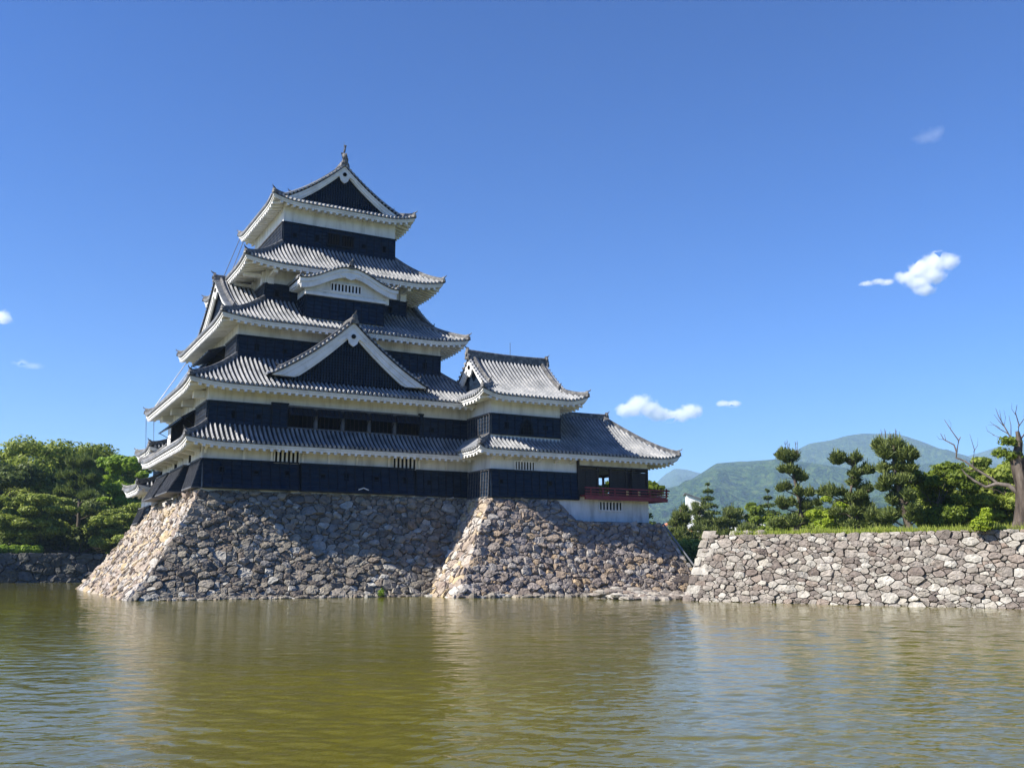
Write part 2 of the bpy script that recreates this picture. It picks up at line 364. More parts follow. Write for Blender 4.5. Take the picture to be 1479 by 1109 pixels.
def gable(parent, T, w, p0, zf, depth, board_h=0.42, ped_in=0.45, lattice=True, roofs=True, pend=True, zbase=None, verge_tiles=True, rib=0.31, ridge_h=0.35, sill=True):
    """triangular gable. T(q,p,z)->world ; q sideways, p inwards ; zf(|q|) height of the roof surface"""
    par = parent
    N = 16
    qs = [-w + 2 * w * k / (2 * N) for k in range(2 * N + 1)]
    g = MB()
    def strip(mbx, pa, pb, ztop, zbot, qq):
        rows = []
        for q in qq:
            t = ztop(abs(q)); b_ = zbot(abs(q))
            rows.append([T(q, pa, b_), T(q, pa, t), T(q, pb, t), T(q, pb, b_)])
        mbx.grid(rows, True); mbx.poly(rows[0]); mbx.poly(rows[-1])
    bh = lambda q: board_h * (1.25 - 0.35 * (1 - q / w))
    strip(g, p0, p0 + 0.10, lambda q: zf(q) - .04, lambda q: max(zf(q) - bh(q) * .48, zf(w) - .09), qs)
    strip(g, p0 + 0.06, p0 + 0.18, lambda q: max(zf(q) - bh(q) * .49, zf(w) - .085), lambda q: max(zf(q) - bh(q), zf(w) - .10), qs)
    strip(g, p0 + 0.14, p0 + 0.26, lambda q: max(zf(q) - bh(q), zf(w) - .10), lambda q: max(zf(q) - bh(q) * 1.18 - .05, zf(w) - .11), [q * .97 for q in qs])
    g.build('barge_board', M['trim'], par)
    # pediment
    zb = zbase if zbase is not None else zf(w) - .1
    ped = MB(); rows = []
    for q in [x * .93 for x in qs]:
        t = max(zf(abs(q)) - .2, zb); rows.append([T(q, p0 + ped_in, zb), T(q, p0 + ped_in, t), T(q, p0 + ped_in + .1, t), T(q, p0 + ped_in + .1, zb)])
    ped.grid(rows, True)
    po = ped.build('pediment', M['dark'] if lattice else M['lacquer'], par)
    if lattice:
        la = MB(); n = int(w * 1.8 / 0.2)
        for k in range(n):
            q = -w * .9 + w * 1.8 * (k + .5) / n; t = zf(abs(q)) - bh(abs(q)) * 1.0
            if t < zb + .1: continue
            la.hexa([T(q - .045, p0 + ped_in - .06, zb), T(q + .045, p0 + ped_in - .06, zb), T(q + .045, p0 + ped_in, zb), T(q - .045, p0 + ped_in, zb),
                     T(q - .045, p0 + ped_in - .06, t), T(q + .045, p0 + ped_in - .06, t), T(q + .045, p0 + ped_in, t), T(q - .045, p0 + ped_in, t)])
        z = zb + .2
        while z < zf(0) - 1.0:
            # half width at this height
            qw = 0
            for j in range(60):
                q = w * j / 60
                if zf(q) - bh(q) > z: qw = q
            if qw > .2:
                la.hexa([T(-qw, p0 + ped_in - .04, z), T(qw, p0 + ped_in - .04, z), T(qw, p0 + ped_in - .002, z), T(-qw, p0 + ped_in - .002, z),
                         T(-qw, p0 + ped_in - .04, z + .06), T(qw, p0 + ped_in - .04, z + .06), T(qw, p0 + ped_in - .002, z + .06), T(-qw, p0 + ped_in - .002, z + .06)])
            z += .2
        la.build('lattice', M['lacquer'], po)
    if pend:   # carved pendant under the apex, with its black hexagonal boss
        z0 = zf(0) - bh(0) * 1.0
        k = min(1.0, board_h / 0.42)
        out = [(0, .12), (-.22, .0), (-.34, -.18), (-.55, -.30), (-.85, -.52), (-1.1, -.62), (-1.0, -.75), (-.7, -.66), (-.45, -.52), (-.36, -.62), (-.30, -.82), (-.12, -.98), (0, -1.05)]
        out = [(a * k, b * k) for a, b in out]
        fl = out + [(-a, b) for a, b in out[::-1][1:-1]]
        pm = MB()
        f = [T(a, p0 + .02, z0 + b) for a, b in fl]; bk = [T(a, p0 + .14, z0 + b) for a, b in fl]
        pm.poly(f); pm.poly(bk[::-1]); pm.grid([f, bk], True)
        pd = pm.build('pendant', M['trim'], par)
        bm_ = MB(); ring = [(.17 * k * math.cos(R(60 * j)), .17 * k * math.sin(R(60 * j)) - .34 * k) for j in range(6)]
        f = [T(a, p0 - .05, z0 + b) for a, b in ring]; bk = [T(a, p0 + .03, z0 + b) for a, b in ring]
        bm_.poly(f); bm_.grid([f, bk], True); bm_.build('boss', M['dark'], pd)
    rib_mb = MB(); pan = MB()
    if roofs:
        for sgn in (-1, 1):
            rows = []
            for k in range(N + 1):
                q = w * 1.04 * k / N
                rows.append([T(sgn * q, p0 - .12, zf(q)), T(sgn * q, p0 + depth, zf(q))])
            pan.grid(rows)
            rows = []
            for k in range(N + 1):
                q = w * 1.02 * k / N
                rows.append([T(sgn * q, p0 - .10, zf(q) - .06), T(sgn * q, p0 + depth, zf(q) - .06)])
            pan.grid(rows)
            n = int((depth - .3) / rib)
            for j in range(n):
                p = p0 + .35 + rib * j
                m = max(3, int(w / .33)); pts = [T(sgn * w * 1.05 * (1 - k / m), p, zf(w * 1.05 * (1 - k / m)) + .015) for k in range(m + 1)]
                tile_rib(rib_mb, pts, .092)
    if verge_tiles:   # short round tiles whose ends look out over the barge board
        L = 0
        n = int(w / .27)
        for sgn in (-1, 1):
            for k in range(n):
                q = w * 1.02 * (k + .5) / n; z = zf(q) + .10
                a, b_ = T(sgn * q, p0 - .16, z), T(sgn * q, p0 + .22, z)
                rib_mb.tube([a, b_], .085, 8)
    o = (pan if pan.v else rib_mb).build('gable_roof' if pan.v else 'verge_tiles', M['tileshade'] if pan.v else M['tile'], par)
    if pan.v and rib_mb.v: rib_mb.build('rib_tiles', M['tile'], o)
    # descending ridges beside the verge
    for sgn in (-1, 1):
        pts = [T(sgn * w * q, p0 + .36, zf(w * q) + .06) for q in [0.90 - 0.87 * k / 10 for k in range(11)]]
        mb = MB(); mb.sweep(pts, [(-.13, 0), (.13, 0), (.11, .2), (-.11, .2)]); mb.tube([(p[0], p[1], p[2] + .22) for p in pts], .08, 6)
        onigawara(mb, Vector(pts[0]), Vector(pts[0]) - Vector(pts[1]), .24, .32)
        mb.build('descending_ridge', M['ridge'], par)
    return o

# ------------------------------------------------------------------ wall dressing
class Face:
    """vertical face from a to b; s in metres along, o outwards"""
    def __init__(s, a, b, n): s.a = Vector(a); s.b = Vector(b); s.n = Vector(n); s.L = (s.b - s.a).length; s.d = (s.b - s.a).normalized()
    def p(s, u, o, z): q = s.a + s.d * u + s.n * o; return (q.x, q.y, z)
    def box(s, mb, u0, u1, o0, o1, z0, z1, f0=0.0, f1=0.0):   # f0/f1: extra outward offset of the outer side at bottom / top
        mb.hexa([s.p(u0, o1 + f0, z0), s.p(u1, o1 + f0, z0), s.p(u1, o0, z0), s.p(u0, o0, z0), s.p(u0, o1 + f1, z1), s.p(u1, o1 + f1, z1), s.p(u1, o0, z1), s.p(u0, o0, z1)])
def front(x0, x1, y): return Face((x0, y), (x1, y), (0, -1))
def left(x, y0, y1): return Face((x, y0), (x, y1), (-1, 0))
def right(x, y0, y1): return Face((x, y0), (x, y1), (1, 0))

def boards(root, F, u0, u1, z0, z1, base=0.03, flare=0.0, step=0.62, holes=(), bm='batten'):
    """black lapped boards with battens and a top rail; one part per stretch"""
    b = MB(); bt = MB(); n = max(3, round((z1 - z0) / 0.27)); h = (z1 - z0) / n
    fl = lambda z: flare * (1 - (z - z0) / (z1 - z0)) ** 1.3
    for k in range(n):
        za, zb = z0 + k * h, z0 + (k + 1) * h
        F.box(b, u0, u1, 0.0, base + .02, za, zb - .004, .05 + fl(za), fl(zb))
    nb = max(1, round((u1 - u0) / step)); st = (u1 - u0) / nb
    for k in range(nb + 1):
        u = u0 + st * k; u = min(max(u, u0 + .035), u1 - .035)
        F.box(bt, u - .03, u + .03, .01, base + .085, z0, z1, fl(z0), fl(z1))
    F.box(bt, u0 - .03, u1 + .03, 0.0, base + .12, z1, z1 + .10)
    F.box(bt, u0 - .01, u1 + .01, 0.0, base + .10 + flare, z0 - .09, z0 - .003)
    o = b.build('board_cladding', M['lacquer'], root)
    bt.build('battens', M[bm], o)
    hs = [(u, z, .13, .23 if t else .13) for u, z, t in holes]
    for u, z, w, hh in hs:
        m = MB(); ff = base + .04 + fl(z)
        F.box(m, u - w, u + w, .0, ff + .03, z - hh, z + hh)
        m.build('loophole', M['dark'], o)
        fr = MB()
        for q in (-1, 1): F.box(fr, u + q * (w + .02) - .02, u + q * (w + .02) + .02, 0, ff + .06, z - hh - .04, z + hh + .04)
        for q in (-1, 1): F.box(fr, u - w, u + w, 0, ff + .055, z + q * (hh + .02) - .02, z + q * (hh + .02) + .02)
        fr.build('loophole_frame', M['batten'], o)
    return o

def lattice_window(root, F, u0, u1, z0, z1, nbar=5, frame=None, m='trim', depth=.02):
    b = MB(); F.box(b, u0, u1, 0, depth, z0, z1); o = b.build('lattice_window', M['dark'], root)
    g = MB(); w = (u1 - u0) / (nbar * 2 + 1)
    for k in range(nbar):
        u = u0 + w * (2 * k + 1); F.box(g, u + w * .08, u + w * .92, depth + .002, depth + .07, z0, z1)
    g.build('bars', M[m], o)
    f = MB()
    F.box(f, u0 - .07, u1 + .07, 0, depth + .09, z0 - .09, z0); F.box(f, u0 - .07, u1 + .07, 0, depth + .09, z1, z1 + .07)
    F.box(f, u0 - .07, u0, 0, depth + .085, z0, z1); F.box(f, u1, u1 + .07, 0, depth + .085, z0, z1)
    f.build('frame', M[frame or m], o)
    return o

def awning(root, F, u0, u1, z, drop=0.62, out=0.85):
    """propped board shutter hinged along its upper edge"""
    m = MB(); F.box(m, u0, u1, .08, .13, z - .03, z + .03)
    a, b = (F.p(u0, .12, z), F.p(u1, .12, z)), (F.p(u1, .12 + out, z - drop), F.p(u0, .12 + out, z - drop))
    t = Vector((0, 0, .05))
    P = [a[0], a[1], b[0], b[1]]
    m.hexa([tuple(Vector(p) - t) for p in P] + P)
    o = m.build('awning_shutter', M['lacquer'], root)
    g = MB(); n = 6
    for k in range(n + 1):
        u = u0 + (u1 - u0) * k / n; u = min(max(u, u0 + .03), u1 - .03)
        g.sweep([F.p(u, .12, z + .01), F.p(u, .12 + out, z - drop + .01)], [(-.025, 0), (.025, 0), (.025, .05), (-.025, .05)])
    for u in (u0 + .1, u1 - .1):
        g.tube([F.p(u, .1, z - drop * 1.7), F.p(u, .1 + out * .92, z - drop * .98)], .025, 4)
    g.build('awning_ribs', M['batten'], o)
    return o

def white_wall(root, x0, x1, y0, y1, z0, z1, name='plaster_wall'):
    m = MB(); m.box(x0, x1, y0, y1, z0, z1); return m.build(name, M['plaster'], root)

# ================================================================== MAIN KEEP
keep = thing('castle_keep', 'black and white five-tiered castle keep, the tallest building, on the left stone base', 'castle', (21.5, 71.5, 6.6))
# plaster walls, tier by tier
white_wall(keep, 12.0, 31.6, 63.46, 79.8, 6.55, 9.75)
white_wall(keep, 12.2, 31.4, 63.66, 78.9, 9.8, 13.55)
white_wall(keep, 14.35, 29.5, 65.8, 79.0, 14.2, 18.5)
white_wall(keep, 16.58, 27.55, 68.04, 78.6, 19.0, 23.25)
white_wall(keep, 18.08, 27.08, 69.52, 78.5, 24.0, 29.2)
# roofs
Roof(keep, 10.64, 32.95, 62.11, 81.3, 9.66, 1.30, dict(L=1.56, R=1.55, F=1.55, B=2.4), 1.36, 0.28, 2.0)
R4 = Roof(keep, 10.67, 33.1, 62.13, 80.6, 13.43, 2.52, dict(L=3.68, R=3.6, F=3.67, B=1.6), dict(L=1.53, R=1.7, F=1.53, B=1.5), 0.30, 0.9)
R3 = Roof(keep, 12.87, 31.2, 64.33, 80.7, 18.36, 2.45, dict(L=3.71, R=3.65, F=3.71, B=2.1), dict(L=1.48, R=1.7, F=1.47, B=1.5), 0.32, 0.9)
R2 = Roof(keep, 14.6, 29.85, 66.07, 80.5, 23.11, 2.6, dict(L=3.48, R=2.77, F=3.45, B=2.0), dict(L=1.98, R=2.2, F=1.97, B=1.9), 0.34, 0.9)
R1r = 5.72
R1 = Roof(keep, 16.93, 28.37, 68.43, 79.7, 28.83, 3.9, dict(L=R1r, R=R1r, F=R1r, B=R1r), 1.12, 0.42, 0.42, (0.58, 0.42), 'LRFB', 1.05, 'y')
cx = 22.65
def zf1(q):
    a = 1 - q / R1r; return 28.83 + 3.9 * (0.58 * a + 0.42 * a * a)
gable(keep, lambda q, p, z: (cx + q, 68.43 + p, z), R1r - 1.05 - 0.18, 0.80, zf1, 3, board_h=0.42, roofs=False, zbase=29.3, ped_in=.40)
gable(keep, lambda q, p, z: (cx - q, 79.7 - p, z), R1r - 1.05 - 0.18, 0.80, zf1, 3, board_h=0.50, roofs=False, zbase=29.3, ped_in=.40, lattice=False)
ridge_beam(keep, (cx, 69.25, 32.66), (cx, 78.9, 32.66), 0.55, 0.42, sag=0.10, name='top_ridge')
def shachi(p, d):
    m = MB(); p = Vector(p); d = Vector((d[0], d[1], 0)).normalized()
    up = Vector((0, 0, 1))
    path = [p + d * .12, p + up * .15 + d * .22, p + up * .38 + d * .10, p + up * .62 - d * .08, p + up * .85 - d * .04, p + up * 1.05 + d * .12]
    m.tube([tuple(q) for q in path], [.16, .21, .19, .14, .09, .05], 8)
    sd = Vector((d.y, -d.x, 0))
    t = path[-1]
    for s in (-1, 1):
        m.hexa([tuple(t + a) for a in (-up * .1 - sd * .03, -up * .1 + sd * .03, -up * .08 + d * .06 + sd * .03, -up * .08 + d * .06 - sd * .03,
                up * .28 + sd * s * .06, up * .28 + sd * (s * .06 + .05), up * .22 + d * .16 + sd * (s * .06 + .05), up * .22 + d * .16 + sd * s * .06)])
    for k in (1, 2, 3):
        q = path[k]
        m.hexa([tuple(q + a) for a in (-sd * .26 - up * .04, -sd * .26 + up * .02, sd * .26 + up * .02, sd * .26 - up * .04, -sd * .2 + up * .15 - d * .1, -sd * .2 + up * .18 - d * .1, sd * .2 + up * .18 - d * .1, sd * .2 + up * .15 - d * .1)])
    o = m.build('fish_ornament', M['ridge'], keep)
    r = MB(); r.tube([tuple(p + up * .2 - d * .2), tuple(p + up * 1.75 - d * .2)], [.025, .012], 5)
    r.build('lightning_rod', M['cable'], o)
shachi((cx, 69.5, 33.2), (0, -1)); shachi((cx, 78.6, 33.2), (0, 1))

# lapped black cladding
F1 = front(12.0, 30.72, 63.46)
def us(F, hs): return [(x - F.a.x, z, t) for x, z, t in hs]
boards(keep, F1, 0.0, 6.22, 6.86, 8.58, flare=0.42, holes=us(F1, [(13.2, 7.91, 1), (15.4, 7.84, 0), (17.45, 7.84, 1)]))
m = MB(); F1.box(m, 6.23, 6.35, 0, .06, 6.8, 8.6); F1.box(m, 14.51, 14.65, 0, .06, 6.8, 8.6); m.build('cladding_gap', M['dark'], keep)
boards(keep, F1, 6.36, 14.5, 6.84, 8.56, flare=0.30, base=.10, holes=us(F1, [(19.85, 7.8, 0), (21.5, 7.83, 1), (23.66, 7.78, 0), (25.8, 7.74, 1)]))
boards(keep, F1, 14.66, 18.7, 6.82, 8.5, flare=0.12, holes=us(F1, [(27.7, 7.72, 0)]))
lattice_window(keep, F1, 4.62, 6.2, 8.66, 9.42, 5); lattice_window(keep, F1, 12.95, 14.6, 8.64, 9.40, 5)
# plaster brackets under the lowest eave
for x in (12.15, 14.6, 16.4, 18.5, 20.3, 22.3, 24.6, 26.9, 29.0):
    br = MB(); F1.box(br, x - 12 - .07, x - 12 + .07, .0, .10, 9.0 if x < 13 else 8.66, 9.5)
    a = x - 12
    br.hexa([F1.p(a - .07, .02, 9.22), F1.p(a + .07, .02, 9.22), F1.p(a + .07, .02, 9.4), F1.p(a - .07, .02, 9.4), F1.p(a - .07, .85, 9.42), F1.p(a + .07, .85, 9.42), F1.p(a + .07, .85, 9.58), F1.p(a - .07, .85, 9.58)])
    br.build('eave_bracket', M['trim'], keep)
L1 = left(12.0, 63.46, 79.8)
for a, b, f in ((0.0, 3.3, .45), (5.0, 10.1, .95), (11.5, 16.3, .95)):
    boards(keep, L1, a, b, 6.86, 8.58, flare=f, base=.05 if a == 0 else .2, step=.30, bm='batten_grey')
for a, b in ((3.36, 4.94), (10.16, 11.44)):
    m = MB(); L1.box(m, a, b, 0, .05, 6.75, 8.62); m.build('wall_panel', M['dark'], keep)
for a, b in ((3.9, 4.5), (9.2, 10.1), (15.6, 16.2)):
    m = MB(); L1.box(m, a, b, 0, .04, 8.75, 9.35); m.build('dark_window', M['dark'], keep)
for k in range(8):
    a = .9 + 2.1 * k; bl = MB()
    bl.hexa([L1.p(a - .13, .02, 9.1), L1.p(a + .13, .02, 9.1), L1.p(a + .13, .02, 9.34), L1.p(a - .13, .02, 9.34), L1.p(a - .13, 1.0, 9.30), L1.p(a + .13, 1.0, 9.30), L1.p(a + .13, 1.0, 9.5), L1.p(a - .13, 1.0, 9.5)])
    bl.build('eave_bracket', M['trim'], keep)
L2b = left(12.2, 63.66, 78.9)
for a in (1.2, 5.2, 9.6, 13.6):
    bl = MB(); L2b.box(bl, a - .32, a + .32, 0, .75, 12.72, 13.22); bl.build('eave_bracket', M['trim'], keep)

F2 = front(12.2, 30.78, 63.66)
boards(keep, F2, 0.0, 4.08, 11.0, 12.36, holes=us(F2, [(13.86, 11.62, 1), (15.48, 11.58, 0)]))
# the proud middle stretch with its long barred opening and five propped shutters
boards(keep, F2, 4.1, 5.2, 11.0, 12.52, base=.12)
boards(keep, F2, 14.7, 15.0, 11.0, 12.52, base=.12)
boards(keep, F2, 15.02, 18.58, 11.0, 12.30, holes=us(F2, [(27.9, 11.5, 0)]))
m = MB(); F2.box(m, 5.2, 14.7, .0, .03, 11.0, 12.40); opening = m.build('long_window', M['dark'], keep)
m = MB(); F2.box(m, 5.2, 14.7, .0, .20, 12.38, 12.50); F2.box(m, 5.2, 14.7, .0, .16, 10.95, 11.04)
for k in range(1, 5): F2.box(m, 5.2 + 1.9 * k - .11, 5.2 + 1.9 * k + .11, .03, .26, 11.04, 12.38)
m.build('posts', M['batten_grey'], opening)
m = MB()
for k in range(31):
    u = 5.3 + .305 * k; F2.box(m, u, u + .045, .032, .06, 11.04, 12.38)
m.build('bars', M['slat'], opening)
for k in range(5): awning(keep, F2, 5.22 + 1.9 * k, 5.20 + 1.9 * (k + 1) - .04, 12.40, .56, .50)
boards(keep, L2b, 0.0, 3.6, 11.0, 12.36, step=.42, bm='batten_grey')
for a in (3.8, 8.7): awning(keep, L2b, a, a + 4.6, 12.30, .55, .85)
m = MB(); L2b.box(m, 3.65, 13.6, 0, .04, 11.0, 12.4); m.build('long_window', M['dark'], keep)

F3 = front(14.35, 29.5, 65.8)
boards(keep, F3, 0, 15.15, 15.98, 17.40, holes=us(F3, [(15.62, 16.72, 1), (17.58, 16.66, 0), (28.2, 16.64, 1)]))
L3 = left(14.35, 65.8, 79.0)
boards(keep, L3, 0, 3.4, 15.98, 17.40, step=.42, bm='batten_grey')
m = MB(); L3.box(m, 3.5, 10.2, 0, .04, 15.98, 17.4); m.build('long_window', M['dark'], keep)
awning(keep, L3, 3.6, 10.0, 17.36, .45, 1.15)
boards(keep, L3, 10.3, 13.2, 15.98, 17.40)
F4 = front(16.58, 27.55, 68.04)
boards(keep, F4, 0, 10.97, 20.85, 21.96, holes=us(F4, [(17.42, 21.35, 1), (26.2, 21.25, 1)]))
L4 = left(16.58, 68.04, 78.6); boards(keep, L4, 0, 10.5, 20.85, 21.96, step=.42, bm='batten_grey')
# brackets carrying the fourth-tier eaves
for F, aa in ((F4, (.35, 10.6)), (L4, (.5, 3.5, 6.5))):
    for a in aa:
        br = MB(); F.box(br, a - .22, a + .22, 0, .22, 22.0, 22.95)
        F.box(br, a - .15, a + .15, .2, 1.5, 22.52, 22.76)
        br.build('eave_bracket', M['trim'], keep)
F5 = front(18.08, 27.08, 69.52)
boards(keep, F5, 0, 9.0, 25.75, 27.38, holes=us(F5, [(18.95, 26.52, 0), (20.68, 26.55, 1), (24.42, 26.5, 0), (26.14, 26.5, 1)]))
for a, b in ((21.5, 22.45), (22.62, 23.58)):
    lattice_window(keep, Face((18.08, 69.40), (27.08, 69.40), (0, -1)), a - 18.08, b - 18.08, 26.2, 27.05, 4, 'batten', 'slat')
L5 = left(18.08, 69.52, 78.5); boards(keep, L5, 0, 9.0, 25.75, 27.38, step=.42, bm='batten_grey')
# plaster eave beams peeping from the top tier
# chidori gable on the second roof
def zf4(q):
    a = max(0, 1 - q / 5.55); return 14.42 + 4.15 * (0.70 * a + 0.30 * a * a)
gable(keep, lambda q, p, z: (21.55 + q, 62.75 + p, z), 5.5, 0.0, zf4, 3.3, board_h=0.78, zbase=14.15, ped_in=.50)
ridge_beam(keep, (21.55, 62.65, 18.56), (21.55, 66.0, 18.56), 0.34, 0.36, (True, False))
# west and east gables on the third roof
def zf3(q):
    a = max(0, 1 - q / 5.9); return 19.35 + 3.65 * (0.68 * a + 0.32 * a * a)
gable(keep, lambda q, p, z: (13.9 + p, 72.3 - q, z), 5.7, 0.0, zf3, 3.0, board_h=0.5, zbase=19.2)
ridge_beam(keep, (13.8, 72.3, 22.98), (17.0, 72.3, 22.98), 0.34, 0.36, (True, False))
gable(keep, lambda q, p, z: (30.0 - p, 72.3 + q, z), 5.2, 0.0, zf3, 2.6, board_h=0.5, zbase=19.2)
ridge_beam(keep, (30.1, 72.3, 22.98), (27.4, 72.3, 22.98), 0.34, 0.36, (True, False))

# curved (kara) gable on the third roof
kf = Face((18.95, 65.75), (24.85, 65.75), (0, -1))
m = MB(); m.box(18.95, 24.85, 65.75, 69.6, 19.2, 22.0); kb = m.build('dormer_wall', M['plaster'], keep)
boards(keep, kf, 0, 5.9, 19.36, 20.82); 
boards(keep, left(18.95, 65.75, 68.0), 0, 2.2, 19.5, 20.82)
kc, kw = 22.0, 3.72
def zk(q): s = min(1, abs(q) / kw); return 21.98 + 1.22 * (0.5 + 0.5 * math.cos(math.pi * s)) + 0.06 * s ** 6
qs = [-kw + 2 * kw * k / 40 for k in range(41)]
def kstrip(pa, pb, dt, db, sc=1.0, thin=False):
    rows = []; mb = MB()
    for q in qs:
        q = q * sc; t, b = zk(q) + dt, zk(q) + db
        rows.append([(kc + q, pa, b), (kc + q, pa, t), (kc + q, pb, t), (kc + q, pb, b)])
    mb.grid(rows, True); mb.poly(rows[0]); mb.poly(rows[-1]); return mb
mb = kstrip(65.10, 65.24, -.05, -.32); m2 = kstrip(65.17, 65.32, -.325, -.74, .97)
i0 = len(mb.v); mb.v += m2.v; mb.f += [tuple(i + i0 for i in f) for f in m2.f]
mb.build('curved_barge_board', M['trim'], keep)
mb = kstrip(65.0, 68.6, .0, -.045); kr = mb.build('curved_gable_roof', M['tileshade'], keep)
rb = MB()
for k in range(26):
    q = -kw + 2 * kw * (k + .5) / 26; rb.tube([(kc + q, 64.92, zk(q) + .07), (kc + q, 65.3, zk(q) + .07)], .085, 8)
for sgn in (-1, 1):
    for j in range(9):
        y = 65.45 + .31 * j; tile_rib(rb, [(kc + sgn * kw * (1 - k / 12) * 1.02, y, zk(kw * (1 - k / 12)) + .015) for k in range(13)], .09)
rb.build('rib_tiles', M['tile'], kr)
# plaster infill under the curve
mb = MB(); rows = []
for q in [x * .86 for x in qs]: rows.append([(kc + q, 65.66, 20.93), (kc + q, 65.66, zk(q) - .35), (kc + q, 65.9, zk(q) - .35), (kc + q, 65.9, 20.93)])
mb.grid(rows, True); mb.build('dormer_gable_wall', M['plaster'], keep)
mb = MB(); kf.box(mb, -.12, 6.0, .0, .22, 20.95, 21.12); kf.box(mb, -.05, 5.95, .0, .15, 21.30, 21.38); mb.build('dormer_beam', M['trim'], keep)
lattice_window(keep, Face((18.95, 65.66), (24.85, 65.66), (0, -1)), 1.78, 4.0, 21.46, 21.98, 8)
gp = MB()
out = [(-.85, 0), (-.6, -.16), (-.42, -.10), (-.3, -.26), (0, -.36), (.3, -.26), (.42, -.10), (.6, -.16), (.85, 0)]
f = [(kc + a, 65.12, 22.62 + b) for a, b in out]; bk = [(kc + a, 65.2, 22.62 + b) for a, b in out]
gp.poly(f); gp.grid([f, bk], True); gp.build('pendant', M['trim'], keep)
ridge_beam(keep, (kc, 65.02, 23.2), (kc, 68.3, 23.2), .22, .3, (True, False))
for sgn in (-1, 1):
    m = MB(); m.sweep([(kc + sgn * (kw - .1), 65.1, zk(kw) + .02), (kc + sgn * (kw - .1), 67.6, zk(kw) + .02)], [(-.1, 0), (.1, 0), (.1, .16), (-.1, .16)])
    onigawara(m, (kc + sgn * (kw - .05), 65.1, zk(kw)), (0, -1), .2, .24); m.build('verge_ridge', M['ridge'], keep)
# slanted eave fragment on the left of the dormer: side fascia with rafter ends
m = MB(); m.hexa([(18.3, 65.2, 21.62), (18.45, 65.2, 21.62), (18.45, 67.9, 21.62), (18.3, 67.9, 21.62), (18.3, 65.2, 21.9), (18.45, 65.2, 21.9), (18.45, 67.9, 21.9), (18.3, 67.9, 21.9)])
for k in range(6): m.box(18.34, 18.9, 65.3 + .42 * k, 65.45 + .42 * k, 21.48, 21.61)
m.build('side_fascia', M['trim'], keep)
# long cables running down from the top roof to the lower eaves
for k, (a, b, c) in enumerate((((17.0, 79.3, 28.9), (13.7, 80.9, 18.4), (10.8, 81.0, 13.4)), ((17.3, 79.0, 28.8), (14.4, 80.4, 18.6), (11.3, 80.4, 13.4)))):
    m = MB(); m.tube([a, b, c, (c[0] + .2, c[1], 9.8)], .03, 4); m.build('cable', M['cable'], keep)
# small pale bracket left on the lower cladding
m = MB()
for s in (-1, 1): m.sweep([(22.65, 62.93, 7.12), (22.65 + s * .36, 62.93, 6.99)], [(-.03, -.03), (.03, -.03), (.03, .03), (-.03, .03)])
m.build('metal_bracket', M['trim'], keep)

# ================================================================== CORNER TURRET (right of the keep)
tur = thing('corner_turret', 'two-tiered turret with a steep tiled gable roof joined to the right of the tall keep', 'turret', (33.6, 63, 6.5))
white_wall(tur, 30.72, 37.85, 59.8, 66.3, 6.5, 9.85)
white_wall(tur, 30.78, 36.46, 59.9, 66.2, 9.9, 13.7)
T1f = front(30.72, 37.85, 59.8)
boards(tur, T1f, 0, 7.12, 6.66, 8.45, flare=.10, holes=us(T1f, [(31.5, 7.69, 0), (35.45, 7.7, 0)]))
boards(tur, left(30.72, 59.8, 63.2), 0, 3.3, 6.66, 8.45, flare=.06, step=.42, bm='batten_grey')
lattice_window(tur, T1f, 1.95, 3.45, 8.58, 9.14, 6)
for a in (.1, 1.2, 2.4, 3.8, 5.2, 6.5):
    br = MB(); br.hexa([T1f.p(a - .07, .02, 9.18), T1f.p(a + .07, .02, 9.18), T1f.p(a + .07, .02, 9.36), T1f.p(a - .07, .02, 9.36), T1f.p(a - .07, .8, 9.36), T1f.p(a + .07, .8, 9.36), T1f.p(a + .07, .8, 9.5), T1f.p(a - .07, .8, 9.5)])
    br.build('eave_bracket', M['trim'], tur)
T2f = front(30.78, 36.46, 59.9)
boards(tur, T2f, 0, 5.68, 11.06, 12.38, holes=us(T2f, [(32.0, 11.66, 1), (35.2, 11.7, 0)]))
boards(tur, left(30.78, 59.9, 63.5), 0, 3.5, 11.06, 12.38, step=.42, bm='batten_grey')
# bell-shaped window
m = MB(); prof = [(-.55, 0), (-.50, .35), (-.42, .62), (-.30, .86), (-.12, 1.02), (0, 1.12), (.12, 1.02), (.30, .86), (.42, .62), (.50, .35), (.55, 0)]
def katpoly(mb, sc, y0, y1):
    f = [(33.62 + a * sc, y0, 11.1 + b * sc) for a, b in prof]; bk = [(33.62 + a * sc, y1, 11.1 + b * sc) for a, b in prof]
    mb.poly(f); mb.grid([f, bk], True)
katpoly(m, 1.08, 59.74, 59.9); kw_ = m.build('bell_window', M['batten'], tur)
m = MB(); katpoly(m, .94, 59.73, 59.735); m.build('opening', M['dark'], kw_)
m = MB()
for a in (-.32, -.11, .11, .32): m.box(33.62 + a - .025, 33.62 + a + .025, 59.69, 59.728, 11.12, 11.1 + (.95 if abs(a) < .2 else .75))
for z in (11.35, 11.6, 11.85): m.box(33.2, 34.04, 59.70, 59.726, z, z + .03)
m.build('bars', M['batten'], kw_)
TR = 4.4
turoof = Roof(tur, 29.47, 38.15, 58.6, 67.4, 13.63, 3.35, dict(L=TR, R=TR, F=TR, B=TR), 1.3, 0.42, 0.42, (0.60, 0.40), 'LRFB', 1.35, 'x')
def zt(q): a = 1 - q / TR; return 13.63 + 3.35 * (0.60 * a + 0.40 * a * a)
gable(tur, lambda q, p, z: (29.47 + p, 63.0 - q, z), TR - 1.35 - .10, 1.08, zt, 3, board_h=.42, roofs=False, zbase=14.6, ped_in=.4, lattice=False)
